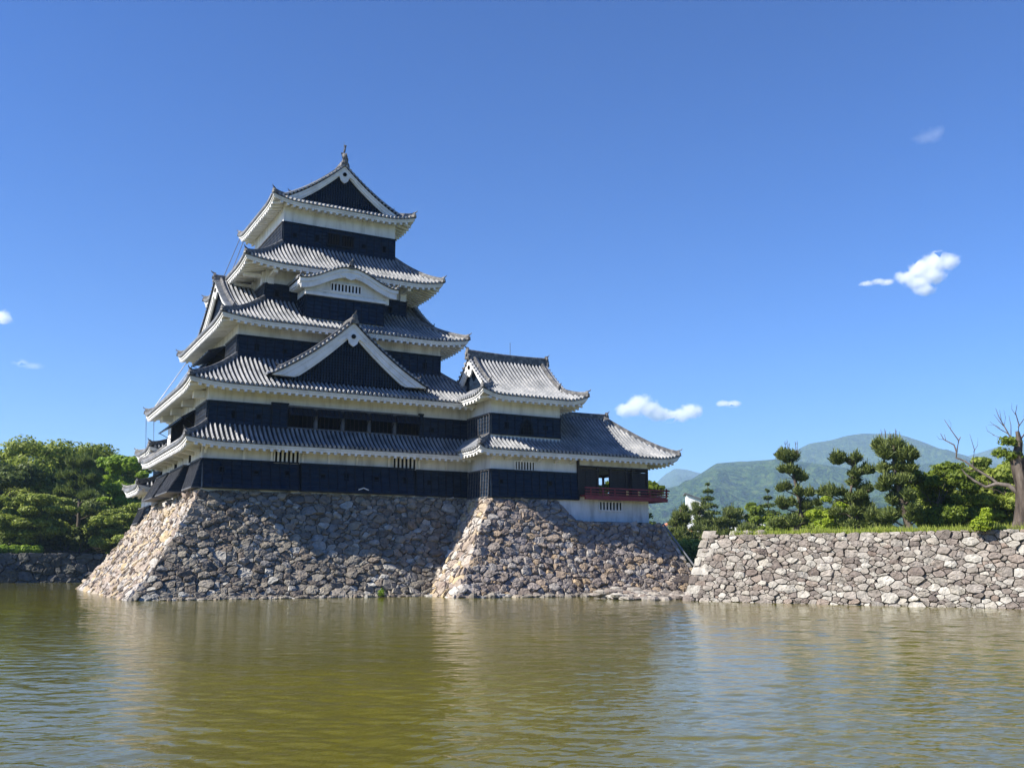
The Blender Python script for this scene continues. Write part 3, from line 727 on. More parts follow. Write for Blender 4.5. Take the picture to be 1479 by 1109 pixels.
gable(tur, lambda q, p, z: (38.15 - p, 63.0 + q, z), TR - 1.35 - .10, 1.08, zt, 3, board_h=.42, roofs=False, zbase=14.6, ped_in=.4, lattice=False)
ridge_beam(tur, (30.45, 63.0, 16.93), (37.15, 63.0, 16.93), .5, .4, sag=.08)
m = MB(); m.tube([(34.0, 63.0, 17.4), (34.0, 63.0, 18.5)], .02, 5); m.build('lightning_rod', M['cable'], tur)

# ================================================================== MOON-VIEWING WING
moon = thing('moon_viewing_pavilion', 'low pavilion with brown shutters and a red balcony at the castle right end', 'pavilion', (41, 62.8, 5.1))
mr = 4.2
mroof = Roof(moon, 29.3, 46.35, 58.6, 67.0, 9.83, 3.35, dict(L=1.5, R=mr, F=mr, B=mr), dict(L=1.3, R=2.1, F=1.25, B=1.2), 0.30, .5, (0.80, 0.20), 'FR', slope=.30, lcap=1.5)
# short return of the same eave on the turret's left side
Roof(tur, 29.3, 46.3, 58.6, 66.5, 9.83, 1.042, dict(L=1.5, R=1.5, F=1.5, B=1.5), 1.3, 0.30, 1.0, (0.918, 0.082), 'L', slope=.30, hips=[])
m_ = [(29.35 + 1.5 * k / 8, 58.65 + 1.5 * k / 8, 9.87 + (.30 * (1 - k / 8) ** 2) + .98 * k / 8) for k in range(9)]
hip_ridge(tur, m_)
ridge_beam(moon, (36.6, 62.8, 13.12), (42.5, 62.8, 13.12), .34, .34, (False, True), sag=.05)
MF = front(37.95, 44.13, 59.8)
white_wall(moon, 37.9, 44.13, 59.8, 65.8, 9.12, 9.95, 'plaster_frieze')
# dark wooden room, open through two bays
m = MB()
post = lambda a, b, c, d: m.box(a, b, c, d, 6.95, 9.14)
for x in (37.92, 39.5, 40.62, 42.06, 42.62, 43.98): post(x, x + .15, 59.72, 59.87)
for x in (37.92, 39.5, 40.62, 42.06, 42.62, 43.98): post(x, x + .15, 65.65, 65.8)
for y in (61.8, 63.8): post(43.98, 44.13, y, y + .15)
m.box(37.9, 44.15, 59.74, 59.86, 8.98, 9.13); m.box(37.9, 44.15, 59.74, 59.86, 8.82, 8.90)
m.box(37.9, 44.15, 65.66, 65.78, 8.9, 9.13); m.box(44.01, 44.12, 59.9, 65.7, 8.9, 9.13)
fr = m.build('timber_frame', M['brown'], moon)
def shutter(x0, x1, y, z0=7.0, z1=8.8):
    m = MB(); m.box(x0, x1, y, y + .05, z0, z1)
    k = z0 + .1
    while k < z1 - .05: m.box(x0 + .05, x1 - .05, y - .02, y - .001, k, k + .05); k += .16
    n = max(2, int((x1 - x0) / .45))
    for j in range(n + 1):
        x = x0 + (x1 - x0 - .05) * j / n; m.box(x, x + .05, y - .035, y - .021, z0, z1)
    return m.build('wooden_shutter', M['brown'], moon)
shutter(38.1, 39.48, 59.80); shutter(40.78, 42.04, 59.80); shutter(42.78, 43.96, 59.80); shutter(42.22, 42.60, 59.95)
for a, b in ((38.1, 39.4), (41.9, 42.6)): shutter(a, b, 65.7)
m = MB(); m.box(37.95, 38.0, 59.9, 65.6, 6.95, 9.1); m.build('back_partition', M['brown'], moon)
m = MB(); m.box(37.95, 44.1, 59.85, 65.75, 6.80, 6.93); m.build('floor', M['brown'], moon)
m = MB(); m.box(37.78, 37.93, 59.62, 59.79, 6.65, 9.5); m.build('corner_post', M['brown'], moon)
# red balcony
bx0, bx1, by0, by1 = 37.95, 45.25, 58.95, 66.6
bal = MB(); bal.box(bx0, bx1, by0, 59.73, 6.86, 6.95); bal.box(44.16, bx1, 59.73, by1, 6.86, 6.95)
bal.box(bx0, bx1 + .05, by0 - .03, by0 + .10, 6.62, 6.85); bal.box(bx1 - .08, bx1 + .05, by0 + .101, by1, 6.62, 6.85)
bo = bal.build('balcony', M['red'], moon)
rl = MB()
for z, t, ex in ((7.42, .09, .28), (7.22, .06, .20), (7.02, .07, .14)):
    rl.box(bx0, bx1 + ex, by0 - .02, by0 + .06, z, z + t)
    rl.box(bx1 - .06, bx1 + .02, by0 - ex, by0 - .021, z + .005, z + t - .003)
    rl.box(bx1 - .06, bx1 + .02, by0 + .061, by1, z + .005, z + t - .003)
for x in (38.4, 39.45, 40.5, 41.55, 42.6, 43.65): rl.box(x, x + .09, by0 - .01, by0 + .05, 6.96, 7.40)
rl.box(bx1 - .07, bx1 + .03, by0 - .03, by0 + .07, 6.96, 7.62)
for y in (60.2, 61.6, 63.0, 64.4, 65.8): rl.box(bx1 - .05, bx1 + .01, y, y + .09, 6.96, 7.40)
ro = rl.build('railing', M['red'], bo)
m = MB()
for x in (41.58, 42.64):
    for z in (7.25, 7.06): m.box(x - .06, x + .14, by0 - .035, by0 - .021, z - .02, z + .05)
m.build('brass_fittings', M['brass'], ro)
# plastered base with barred window, cut diagonally where it meets the stone
m = MB(); m.box(37.15, 44.13, 59.78, 65.9, 5.09, 6.84)
m.hexa([(35.95, 59.77, 6.52), (37.149, 59.77, 5.09), (37.149, 60.3, 5.09), (35.95, 60.3, 6.52), (35.95, 59.77, 6.64), (37.149, 59.77, 6.64), (37.149, 60.3, 6.64), (35.95, 60.3, 6.64)])
m.build('plaster_base', M['plaster'], moon)
lattice_window(moon, front(37.15, 44.13, 59.78), 2.55, 4.45, 5.95, 6.52, 6)
m = MB(); m.box(37.2, 44.2, 59.70, 59.9, 4.86, 5.06); m.build('sill_beam', M['dark'], moon)

# ================================================================== SMALL KEEP beyond the main keep
sk = thing('small_keep', 'small white and black keep peeping out behind the far left of the tall keep', 'turret', (14.5, 84.5, 5.0))
white_wall(sk, 11.6, 18.0, 80.9, 86.4, 5.2, 8.4)
white_wall(sk, 12.4, 17.2, 81.2, 85.8, 8.0, 11.3)
L = left(11.6, 80.9, 86.4); boards(sk, L, 0, 1.9, 5.3, 6.5, flare=.1); boards(sk, L, 2.4, 5.5, 5.3, 6.5, flare=.45, base=.1, step=.42, bm='batten_grey')
boards(sk, left(12.4, 81.2, 85.8), 0, 4.6, 8.9, 10.0)
Roof(sk, 10.35, 19.2, 80.0, 88.0, 7.9, 1.1, dict(L=2.05, R=2, F=1.2, B=2.1), 1.2, .3, 1.2)
Roof(sk, 11.0, 18.6, 79.9, 87.2, 10.9, 2.1, dict(L=3.8, R=3.8, F=3.6, B=3.6), 1.35, .3, .5)
ridge_beam(sk, (14.7, 83.2, 12.9), (14.9, 84.0, 12.9), .35, .35)

# ================================================================== STONE WALLS
def voronoi(poly, pts, wts, nb=26, gap=0.03):
    """power-diagram cells of pts clipped to a convex polygon"""
    P = np.array(pts); W = np.array(wts); cells = []
    for i in range(len(P)):
        d = ((P - P[i]) ** 2).sum(1); idx = np.argpartition(d, min(nb, len(P) - 1))[:nb + 1]; idx = idx[np.argsort(d[idx])]
        cell = poly
        for j in idx:
            if j == i: continue
            nx, ny = P[j] - P[i]; L = math.hypot(nx, ny)
            if L < 1e-6: continue
            c = (d[j] + W[i] - W[j]) / (2 * L) - gap / 2
            nx /= L; ny /= L; out = []; n = len(cell)
            for k in range(n):
                a, b = cell[k], cell[(k + 1) % n]
                da = (a[0] - P[i][0]) * nx + (a[1] - P[i][1]) * ny - c; db = (b[0] - P[i][0]) * nx + (b[1] - P[i][1]) * ny - c
                if da <= 0: out.append(a)
                if (da < 0) != (db < 0):
                    t = da / (da - db); out.append((a[0] + (b[0] - a[0]) * t, a[1] + (b[1] - a[1]) * t))
            cell = out
            if len(cell) < 3: break
        cells.append(cell if len(cell) >= 3 else None)
    return cells

def stone_face(mb, BL, BR, TL, TR, rng, size=0.6, small=0.35, depth=0.16, warp=None, aspect=1.5, back=None, rough=1.0, inset=.90):
    """fill the trapezoid with separately shaped stones standing out by different amounts"""
    BL, BR, TL, TR = map(Vector, (BL, BR, TL, TR))
    ex = (BR - BL).normalized(); nrm = ex.cross(TL - BL).normalized(); ey = nrm.cross(ex)
    if (ex.cross(ey)).dot(nrm) < 0: nrm = -nrm
    to = lambda v: ((v - BL).dot(ex), (v - BL).dot(ey))
    quad = [to(BL), to(BR), to(TR), to(TL)]
    ph = max(quad[2][1], quad[3][1]); x0 = min(q[0] for q in quad); x1 = max(q[0] for q in quad)
    # seeds, in a space squeezed along x so that stones lie flat
    pts = []; wts = []
    cell = size * 0.5; grid = {}
    def near(x, y, r):
        gx, gy = int(x / cell), int(y / cell); k = int(r * 1.8 / cell) + 1
        for a in range(gx - k, gx + k + 1):
            for b in range(gy - k, gy + k + 1):
                for (px_, py_, pr) in grid.get((a, b), ()):
                    if (px_ - x) ** 2 + (py_ - y) ** 2 < ((r + pr) * 0.66) ** 2: return True
        return False
    area = (x1 - x0) / aspect * ph
    for R_, tries in ((size * 0.62, 0.9), (size * 0.5, 2.5), (size * 0.40, 5), (size * 0.30, 8), (size * small * .62, 16)):
        for _ in range(int(tries * area / (size * size))):
            x = rng.uniform(x0, x1) / aspect; y = rng.uniform(-.05, ph + .05); r = R_ * rng.uniform(.85, 1.1)
            if near(x, y, r): continue
            pts.append((x, y)); wts.append(r * r * rng.uniform(.3, 1.7)); grid.setdefault((int(x / cell), int(y / cell)), []).append((x, y, r))
    qq = [(a / aspect, b) for a, b in quad]
    cells = voronoi(qq, pts, wts, 26, 0.028 * rough)
    for (sx, sy), w, c in zip(pts, wts, cells):
        if c is None: continue
        c = [(a * aspect, b) for a, b in c]; n = len(c)
        ar = abs(sum(c[k][0] * c[(k + 1) % n][1] - c[(k + 1) % n][0] * c[k][1] for k in range(n))) / 2
        if ar < 0.006: continue
        gx = sum(p[0] for p in c) / n; gy = sum(p[1] for p in c) / n
        rad = math.sqrt(ar)
        # resample the outline, cutting the corners
        ring = []
        for k in range(n):
            a, b = c[k], c[(k + 1) % n]; L = math.hypot(b[0] - a[0], b[1] - a[1])
            if L < rad * .12: ring.append(((a[0] + b[0]) / 2, (a[1] + b[1]) / 2)); continue
            ring.append((a[0] + (b[0] - a[0]) * .09, a[1] + (b[1] - a[1]) * .09))
            if L > rad * .8: ring.append((a[0] + (b[0] - a[0]) * (.5 + rng.uniform(-.1, .1)) + (gx - a[0]) * rng.uniform(-.0, .06), a[1] + (b[1] - a[1]) * .5 + (gy - a[1]) * rng.uniform(-.0, .08)))
            ring.append((a[0] + (b[0] - a[0]) * .91, a[1] + (b[1] - a[1]) * .91))
        m = len(ring)
        hgt = min(depth * rng.uniform(.35, 1.45), rad * .75) * (0.7 + 0.6 * min(1, rad / size))
        tx, ty = rng.gauss(0, .26) * rough, rng.gauss(0.02, .20) * rough
        tint = rng.random(); i0 = len(mb.v)
        def put(f, h, jit):
            for (a, b) in ring:
                x = gx + (a - gx) * f + rng.uniform(-jit, jit) * rad; y = gy + (b - gy) * f + rng.uniform(-jit, jit) * rad
                hh = h + ((x - gx) * tx + (y - gy) * ty) * (1 if h > 0 else 0) + rng.uniform(-jit, jit) * rad * .8
                v = (y / ph); p = BL + ex * x + ey * y + nrm * hh
                if warp: p = warp(p, v)
                mb.v.append(tuple(p)); mb.t.append(tint)
        put(1.0, -0.18, 0); put(.985, hgt * .30, .045); put(inset, hgt * .90, .05); put(.50, hgt * 1.04, .07)
        p = BL + ex * gx + ey * gy + nrm * (hgt * 1.1)
        if warp: p = warp(p, gy / ph)
        mb.v.append(tuple(p)); mb.t.append(tint)
        for r_ in range(3):
            for k in range(m):
                k2 = (k + 1) % m; a = i0 + r_ * m
                mb.f.append((a + k, a + k2, a + m + k2, a + m + k))
        for k in range(m): mb.f.append((i0 + 3 * m + k, i0 + 3 * m + (k + 1) % m, i0 + 4 * m))
    # earth behind the stones
    if back is not None:
        rows = []
        for j in range(9):
            v = j / 8; a = BL.lerp(TL, v); b = BR.lerp(TR, v); r_ = []
            for k in range(9):
                p = a.lerp(b, k / 8) - nrm * 0.15
                if warp: p = warp(p, v)
                r_.append(tuple(p))
            rows.append(r_)
        back.grid(rows)
    return nrm

def sangi(mb, A, B, dirs, rng, n=9, w=0.75, l=1.3, push=0.06, warp=None):
    """long-and-short corner stones climbing the edge from A (foot) to B (top)"""
    A, B = Vector(A), Vector(B)
    d1, d2 = Vector(dirs[0]).normalized(), Vector(dirs[1]).normalized()
    for k in range(n):
        t0, t1 = k / n, (k + 1) / n - .012
        a, b = A.lerp(B, t0), A.lerp(B, t1)
        if warp: a, b = warp(a, t0), warp(b, t1)
        L1, L2 = (l, w) if k % 2 else (w, l); L1 *= rng.uniform(.8, 1.2); L2 *= rng.uniform(.8, 1.2)
        o = -(d1 + d2).normalized() * (push + rng.uniform(-.04, .07)); i0 = len(mb.v); tint = rng.random()
        def ringpts(p):
            return [p + d1 * L1 + o + d2 * .02, p + d1 * L1 * .5 + o * 1.3, p + d1 * .10 + o * 1.1, p + o * .7 , p + d2 * .10 + o * 1.1, p + d2 * L2 * .5 + o * 1.3, p + d2 * L2 + o + d1 * .02, p + d1 * .5 + d2 * .5]
        h = (b - a)
        for f, s in ((0.0, .0), (.10, 1), (.5, 1.2), (.90, 1), (1.0, .0)):
            for q in ringpts(a + h * f):
                q = q + (o * (.9 * (s - 1))) + Vector((rng.uniform(-.03, .03), rng.uniform(-.03, .03), rng.uniform(-.02, .02)))
                mb.v.append(tuple(q)); mb.t.append(tint)
        for r_ in range(4):
            for j in range(8):
                mb.f.append((i0 + r_ * 8 + j, i0 + r_ * 8 + (j + 1) % 8, i0 + (r_ + 1) * 8 + (j + 1) % 8, i0 + (r_ + 1) * 8 + j))
        mb.f.append(tuple(i0 + j for j in range(8))); mb.f.append(tuple(i0 + 32 + j for j in range(8)))

def boulders(mb, pts, rng):
    for (x, y, z, sx, sy, sz) in pts:
        i0 = len(mb.v); tint = rng.random(); rows = 5; cols = 8
        ph = rng.uniform(0, 6)
        for j in range(rows + 1):
            th = math.pi * j / rows
            for k in range(cols):
                f = 2 * math.pi * k / cols + ph; q = 1 + rng.uniform(-.16, .16)
                mb.v.append((x + sx * math.sin(th) ** .7 * math.cos(f) * q, y + sy * math.sin(th) ** .7 * math.sin(f) * q, z + sz * math.cos(th) * q)); mb.t.append(tint)
        for j in range(rows):
            for k in range(cols):
                mb.f.append((i0 + j * cols + k, i0 + j * cols + (k + 1) % cols, i0 + (j + 1) * cols + (k + 1) % cols, i0 + (j + 1) * cols + k))

rng = random.Random(7)
def newstone(): m = MB(); m.t = []; return m
# ---- base of the keep
base1 = thing('keep_stone_base', 'sloping rough stone base under the tall keep, its narrow left side glowing in the sun', 'stone base', (20, 66, 0))
bow = lambda v: 0.42 * 4 * v * (1 - v)
x_fl, y_fl = 7.42, 58.87; tx, ty, tz = 11.94, 63.41, 6.6
wf = lambda p, v: Vector((p.x + bow(v) * max(0, 1 - (p.x - 7.4) / 10), p.y + bow(v), p.z))
wl = lambda p, v: Vector((p.x + bow(v), p.y + bow(v) * max(0, 1 - (p.y - 58.9) / 10), p.z))
bk = MB()
s_ = newstone(); stone_face(s_, (x_fl, y_fl, -.25), (31.5, 58.87, -.25), (tx, ty, tz), (31.5, ty, tz), rng, 0.49, .38, .15, wf, 1.45, bk, .8, .945)
s_.build('front_stones', M['stone'], base1)
s_ = newstone(); stone_face(s_, (7.42, 91.4, -.25), (x_fl, y_fl, -.25), (11.94, 86.8, tz), (tx, ty, tz), rng, 0.50, .40, .12, wl, 1.4, bk, .9)
s_.build('side_stones', M['stone_warm'], base1, label='sunlit left face of small warm-coloured stones')
s_ = newstone(); sangi(s_, (x_fl, y_fl, -.2), (tx, ty, tz), ((1, 0, 0), (0, 1, 0)), rng, 13, .55, 1.25, .03, lambda p, v: Vector((p.x + bow(v), p.y + bow(v), p.z)))
s_.build('corner_stones', M['stone'], base1)
bk.box(12.2, 31.4, 63.7, 80.6, 5.0, 6.5); bk.box(12.4, 20, 80.6, 86.6, 3, 5.1)
bk.build('earth_core', M['gap'], base1)
# the top of the side face is lower behind the keep, so cap it with a stone course
# ---- base of the turret and pavilion
base2 = thing('turret_stone_base', 'sloping rough stone base under the corner turret and the red-balconied pavilion', 'stone base', (37, 62, 0))
bow2 = lambda v: 0.30 * 4 * v * (1 - v)
w2 = lambda p, v: Vector((p.x + bow2(v) * max(0, 1 - (p.x - 25.7) / 7), p.y + bow2(v), p.z))
w2l = lambda p, v: Vector((p.x + bow2(v), p.y + bow2(v) * max(0, 1 - (p.y - 54.7) / 7), p.z))
bk = MB()
k2 = (59.8 - 54.7) / 6.75
s_ = newstone()
# front: the full-height part left of the plaster base and the lower part under it share one plane
zl = 4.95; yl = 54.7 + (zl + .25) * k2
stone_face(s_, (25.7, 54.7, -.25), (45.6, 54.7, -.25), (25.7 + (zl + .25) * 4.95 / 6.75, yl, zl), (44.4, yl, zl), rng, 0.48, .38, .14, w2, 1.3, bk, .85, .93)
stone_face(s_, (25.7 + (zl + .25) * 4.95 / 6.75, yl, zl), (37.2, yl, zl), (30.65, 59.8, 6.5), (36.0, 59.8, 6.5), rng, 0.56, .40, .12, None, 1.3, bk, .9)
s_.build('front_stones', M['stone_turret'], base2)
s_ = newstone()
stone_face(s_, (25.7, 64.5, -.25), (25.7, 54.7, -.25), (30.65, 64.5, 6.5), (30.65, 59.8, 6.5), rng, 0.62, .40, .12, w2l, 1.3, bk, .9)
s_.build('side_stones', M['stone_warm'], base2)
s_ = newstone()
stone_face(s_, (45.6, 54.7, -.25), (45.6, 72, -.25), (44.4, yl, zl), (44.4, 70, zl), rng, 0.7, .40, .12, None, 1.3, bk, .9)
s_.build('side_stones', M['stone_warm'], base2)
s_ = newstone(); sangi(s_, (25.7, 54.7, -.2), (30.65, 59.8, 6.5), ((1, 0, 0), (0, 1, 0)), rng, 12, .5, 1.15, .02, lambda p, v: Vector((p.x + bow2(v), p.y + bow2(v), p.z)))
s_.build('corner_stones', M['stone_warm'], base2)
bk.box(31.0, 44.0, 60.2, 66, 3.5, 4.9); bk.box(31.0, 36.6, 60.1, 66, 4.8, 6.45); bk.build('earth_core', M['gap'], base2)
m = MB(); m.tube([(44.55, 58.6, 5.0), (45.75, 54.7, .2)], .07, 6); m.build('drain_pipe', M['cable'], base2)

# ---- right-hand retaining wall
wall_r = thing('moat_wall', 'pinkish grey rubble retaining wall in full sun, running along the right edge of the moat', 'wall', (38, 37, 0))
A0 = Vector((34.95, 44.3, 0)); dr = Vector((6.74, -15.23, 0)).normalized(); nr_ = Vector((dr.y, -dr.x, 0)); nr_ = nr_ if nr_.x < 0 else -nr_
Lw = 36; bat = .30; H = 3.62
B0 = A0 + dr * Lw
top = lambda p, h: p - nr_ * (h * bat)
bk = MB(); s_ = newstone()
zt_ = Vector((0, 0, 1))
stone_face(s_, A0 - zt_ * .2, B0 - zt_ * .2, top(A0, H) + dr * .9 + zt_ * H, top(B0, H) + zt_ * H, rng, 0.33, .34, .085, None, 1.75, bk, .62, .95)
s_.build('front_stones', M['stone_right'], wall_r)
# the end turning back away from the moat
d2 = Vector((.80, .60, 0))
E0 = A0 + d2 * 14
s_ = newstone()
stone_face(s_, E0 - zt_ * .2, A0 - zt_ * .2, E0 + Vector((.5, -1.2, 0)) + zt_ * H, top(A0, H) + dr * .9 + zt_ * H, rng, 0.55, .42, .12, None, 1.3, bk, .9)
s_.build('end_stones', M['stone_warm'], wall_r)
s_ = newstone(); sangi(s_, A0 - zt_ * .1, top(A0, H) + dr * .9 + zt_ * (H + .32), (dr, d2), rng, 8, .45, .9, .05); 
boulders(s_, [(37.4 + k * .32, 42.6 - k * .72, 3.72, .30, .34, .17) for k in range(3)], rng)
s_.build('corner_stones', M['stone_right'], wall_r)
bk.build('earth_core', M['gap'], wall_r)

# ---- loose stones along the foot of the bases
rub = newstone(); pts = []
for k in range(90):
    x = 9.5 + k * .185; pts.append((x + rng.uniform(-.1, .1), 58.75 - rng.uniform(0, .45), .0 + rng.uniform(-.05, .06), rng.uniform(.12, .36), rng.uniform(.12, .3), rng.uniform(.07, .2)))
for k in range(70):
    x = 26.5 + k * .2; y = 54.4 - (x - 26) * .14 - rng.uniform(0, .6); pts.append((x, y, rng.uniform(-.05, .1), rng.uniform(.15, .42), rng.uniform(.15, .4), rng.uniform(.08, .28)))
s_ = rub; boulders(s_, pts, rng)
ro_ = s_.build('fallen_stones', M['stone']); ro_['kind'] = 'stuff'; ro_['label'] = 'small loose stones lying at the waterline along the foot of the stone bases'; ro_['category'] = 'stones'
led = newstone(); pts = []
for k in range(120):
    t = rng.random(); s = rng.random()
    x = 33.2 + 5.5 * t - 1.0 * s; y = 45.9 + 4.5 * s * t + 3.2 * s + rng.uniform(-.2, .2); pts.append((x, y, .02 + .5 * s * rng.uniform(.2, 1), rng.uniform(.25, .65), rng.uniform(.25, .6), rng.uniform(.10, .24)))
boulders(led, pts, rng)
lo_ = led.build('rock_heap', M['stone_right']); tag(lo_, 'low spread of pale flat rocks joining the turret base to the sunlit retaining wall', 'rocks')

# ---- far left wall
wall_l = thing('far_moat_wall', 'dark shaded stone wall on the far left shore of the moat under the trees', 'wall', (-5, 123, 0))
bk = MB(); s_ = newstone()
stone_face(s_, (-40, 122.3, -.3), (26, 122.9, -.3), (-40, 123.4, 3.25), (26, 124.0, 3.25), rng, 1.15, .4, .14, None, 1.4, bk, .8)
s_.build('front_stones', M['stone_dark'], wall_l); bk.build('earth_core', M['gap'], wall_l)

# ================================================================== GROUND, WATER, HILLS
from mathutils.geometry import tessellate_polygon
def struct(o): o['kind'] = 'structure'; return o
def flat(name, outer, holes, z, m):
    polys = [[Vector((x, y, 0)) for x, y in outer]] + [[Vector((x, y, 0)) for x, y in h] for h in holes]
    allv = [v for p in polys for v in p]; mb = MB(); mb.v = [(v.x, v.y, z) for v in allv]
    mb.f = [tuple(t) for t in tessellate_polygon(polys)]
    o = mb.build(name, m); return struct(o)
inn = lambda p: (p.x, p.y)
tA = top(A0, H) + dr * .9; tB = top(B0, H)
hole = [(-140, -30), (-140, 123.3), (24, 123.9), (30, 92), (52, 78), (54, 66), inn(E0 + Vector((.6, -1.2, 0))), inn(tA), inn(tB), (53, -30)]
gr = flat('ground', [(-9000, -9000), (9000, -9000), (9000, 9000), (-9000, 9000)], [hole], 3.22, M['earth'])
flat('terrace', [inn(tA - dr * .0), inn(tB), (140, -10), (140, 120), (70, 100), (56, 62), inn(E0 + Vector((.6, -1.3, 0)))], [], H - .07, M['earth'])
flat('moat_bed', [(-145, -35), (60, -35), (60, 130), (-145, 130)], [], -1.2, M['gap'])
flat('path', [(-120, -29), (52, -29), (52, 1.2), (-120, 1.2)], [], .38, M['path'])
# skirts of land where the hole has no stone wall
m = MB()
for a, b in (((24, 123.9), (30, 92)), ((30, 92), (52, 78)), ((52, 78), (54, 66)), ((54, 66), inn(E0 + Vector((.6, -1.2, 0)))), ((-140, -30), (-140, 123.3)), ((53, -30), (-140, -30))):
    m.quad((a[0], a[1], -1.3), (b[0], b[1], -1.3), (b[0], b[1], 3.21), (a[0], a[1], 3.21))
m.quad((-120, 1.2, -1.2), (52, 1.2, -1.2), (52, 1.2, .375), (-120, 1.2, .375))
struct(m.build('bank', M['earth']))

wm = bpy.data.materials.new('moat_water'); wm.use_nodes = True
t = wm.node_tree; n = t.nodes; l = t.links; b = n['Principled BSDF']
b.inputs['Roughness'].default_value = 0.04; b.inputs['IOR'].default_value = 1.38
tc = n.new('ShaderNodeTexCoord')
def noise(scale, stretch, rot, det=2, rough=.5):
    mp = n.new('ShaderNodeMapping'); mp.inputs['Scale'].default_value = stretch; mp.inputs['Rotation'].default_value = (0, 0, R(rot)); l.new(tc.outputs['Object'], mp.inputs[0])
    z = n.new('ShaderNodeTexNoise'); z.inputs['Scale'].default_value = scale; z.inputs['Detail'].default_value = det; z.inputs['Roughness'].default_value = rough; l.new(mp.outputs[0], z.inputs[0]); return z
body = noise(0.05, (1, 1, 1), 20, 4)
cr = n.new('ShaderNodeValToRGB'); cr.color_ramp.elements[0].position = .35; cr.color_ramp.elements[1].position = .65
cr.color_ramp.elements[0].color = (0.080, 0.073, 0.003, 1); cr.color_ramp.elements[1].color = (0.132, 0.117, 0.005, 1)
l.new(body.outputs['Fac'], cr.inputs[0]); l.new(cr.outputs[0], b.inputs['Base Color'])
w3 = noise(7, (1, 1.6, 1), 30, 3, .5); w4 = noise(1.3, (1.0, 1.8, 1), 26, 3, .5)
hs_ = n.new('ShaderNodeMath'); hs_.operation = 'MULTIPLY'; hs_.inputs[1].default_value = .25; l.new(w3.outputs['Fac'], hs_.inputs[0])
ad = n.new('ShaderNodeMath'); ad.operation = 'ADD'; l.new(hs_.outputs[0], ad.inputs[0]); l.new(w4.outputs['Fac'], ad.inputs[1])
bp = n.new('ShaderNodeBump'); bp.inputs['Strength'].default_value = 1.0; bp.inputs['Distance'].default_value = .022
l.new(ad.outputs[0], bp.inputs['Height']); l.new(bp.outputs[0], b.inputs['Normal'])
def water_surface():
    """real ripples: a sum of many small wave trains, meshed finer towards the near bank"""
    g = np.random.default_rng(21)
    r = np.concatenate([np.arange(2.0, 7.0, .1), 7.0 * np.exp(np.arange(0, 760) * .0041)]); r = r[r < 150]; th = np.radians(np.concatenate([np.arange(-80, -14, .5), np.arange(-14, 72, .085), np.arange(72, 88, .3)]))
    RR, TT = np.meshgrid(r, th, indexing='ij'); X = RR * np.sin(TT); Y = RR * np.cos(TT)
    Z = np.zeros_like(X); wind = R(118)
    patch = .62 + .38 * np.sin(X * .11 + 1.2 * np.sin(Y * .07)) * np.cos(Y * .09 + .8 * np.sin(X * .05)) 
    for k in range(64):
        lam = .16 * (14 ** (k / 63)); d = wind + g.normal(0, .55) + np.pi / 2 * 0
        # waves travel roughly along the view, so that crests lie across it
        a = R(90 - 28) + g.normal(0, .62); ph = g.uniform(0, 6.28)
        slope = .030 * (1.55 if lam < .4 else 1.2 if lam < .55 else 1.0 if lam < .9 else .55) * g.uniform(.6, 1.3); amp = slope * lam / 6.283
        fade = np.clip(lam / (RR * .0041 * 3.2) - .6, 0, 1)
        arg = 6.283 / lam * (X * np.cos(a) + Y * np.sin(a)) + ph + 1.1 * np.sin(X * .35 / lam ** .5 + k) 
        w = np.sin(arg); w = w + .22 * np.cos(2 * arg)
        Z += amp * fade * w * (.55 + .45 * np.sin(X * .21 + k) * np.sin(Y * .17 + 2 * k))
    Z *= patch * np.clip((132 - RR) / 60, .25, 1)
    nr_, nt = X.shape; V = np.stack([X, Y, Z + .012], 2).reshape(-1, 3).astype(np.float32)
    idx = np.arange(nr_ * nt).reshape(nr_, nt); q = np.stack([idx[:-1, :-1], idx[:-1, 1:], idx[1:, 1:], idx[1:, :-1]], 2).reshape(-1, 4).astype(np.int32)
    me = bpy.data.meshes.new('water'); me.vertices.add(len(V)); me.vertices.foreach_set('co', V.ravel())
    me.loops.add(q.size); me.loops.foreach_set('vertex_index', q.ravel()); me.polygons.add(len(q)); me.polygons.foreach_set('loop_start', np.arange(0, q.size, 4, dtype=np.int32))
    me.update(calc_edges=True); me.polygons.foreach_set('use_smooth', np.ones(len(q), dtype=bool)); me.materials.append(wm)
    o = bpy.data.objects.new('water', me); C.objects.link(o); struct(o)
water_surface()
flat('calm_water', [(-140, 1.3), (59, 1.3), (59, 129), (-140, 129)], [], -.06, wm)

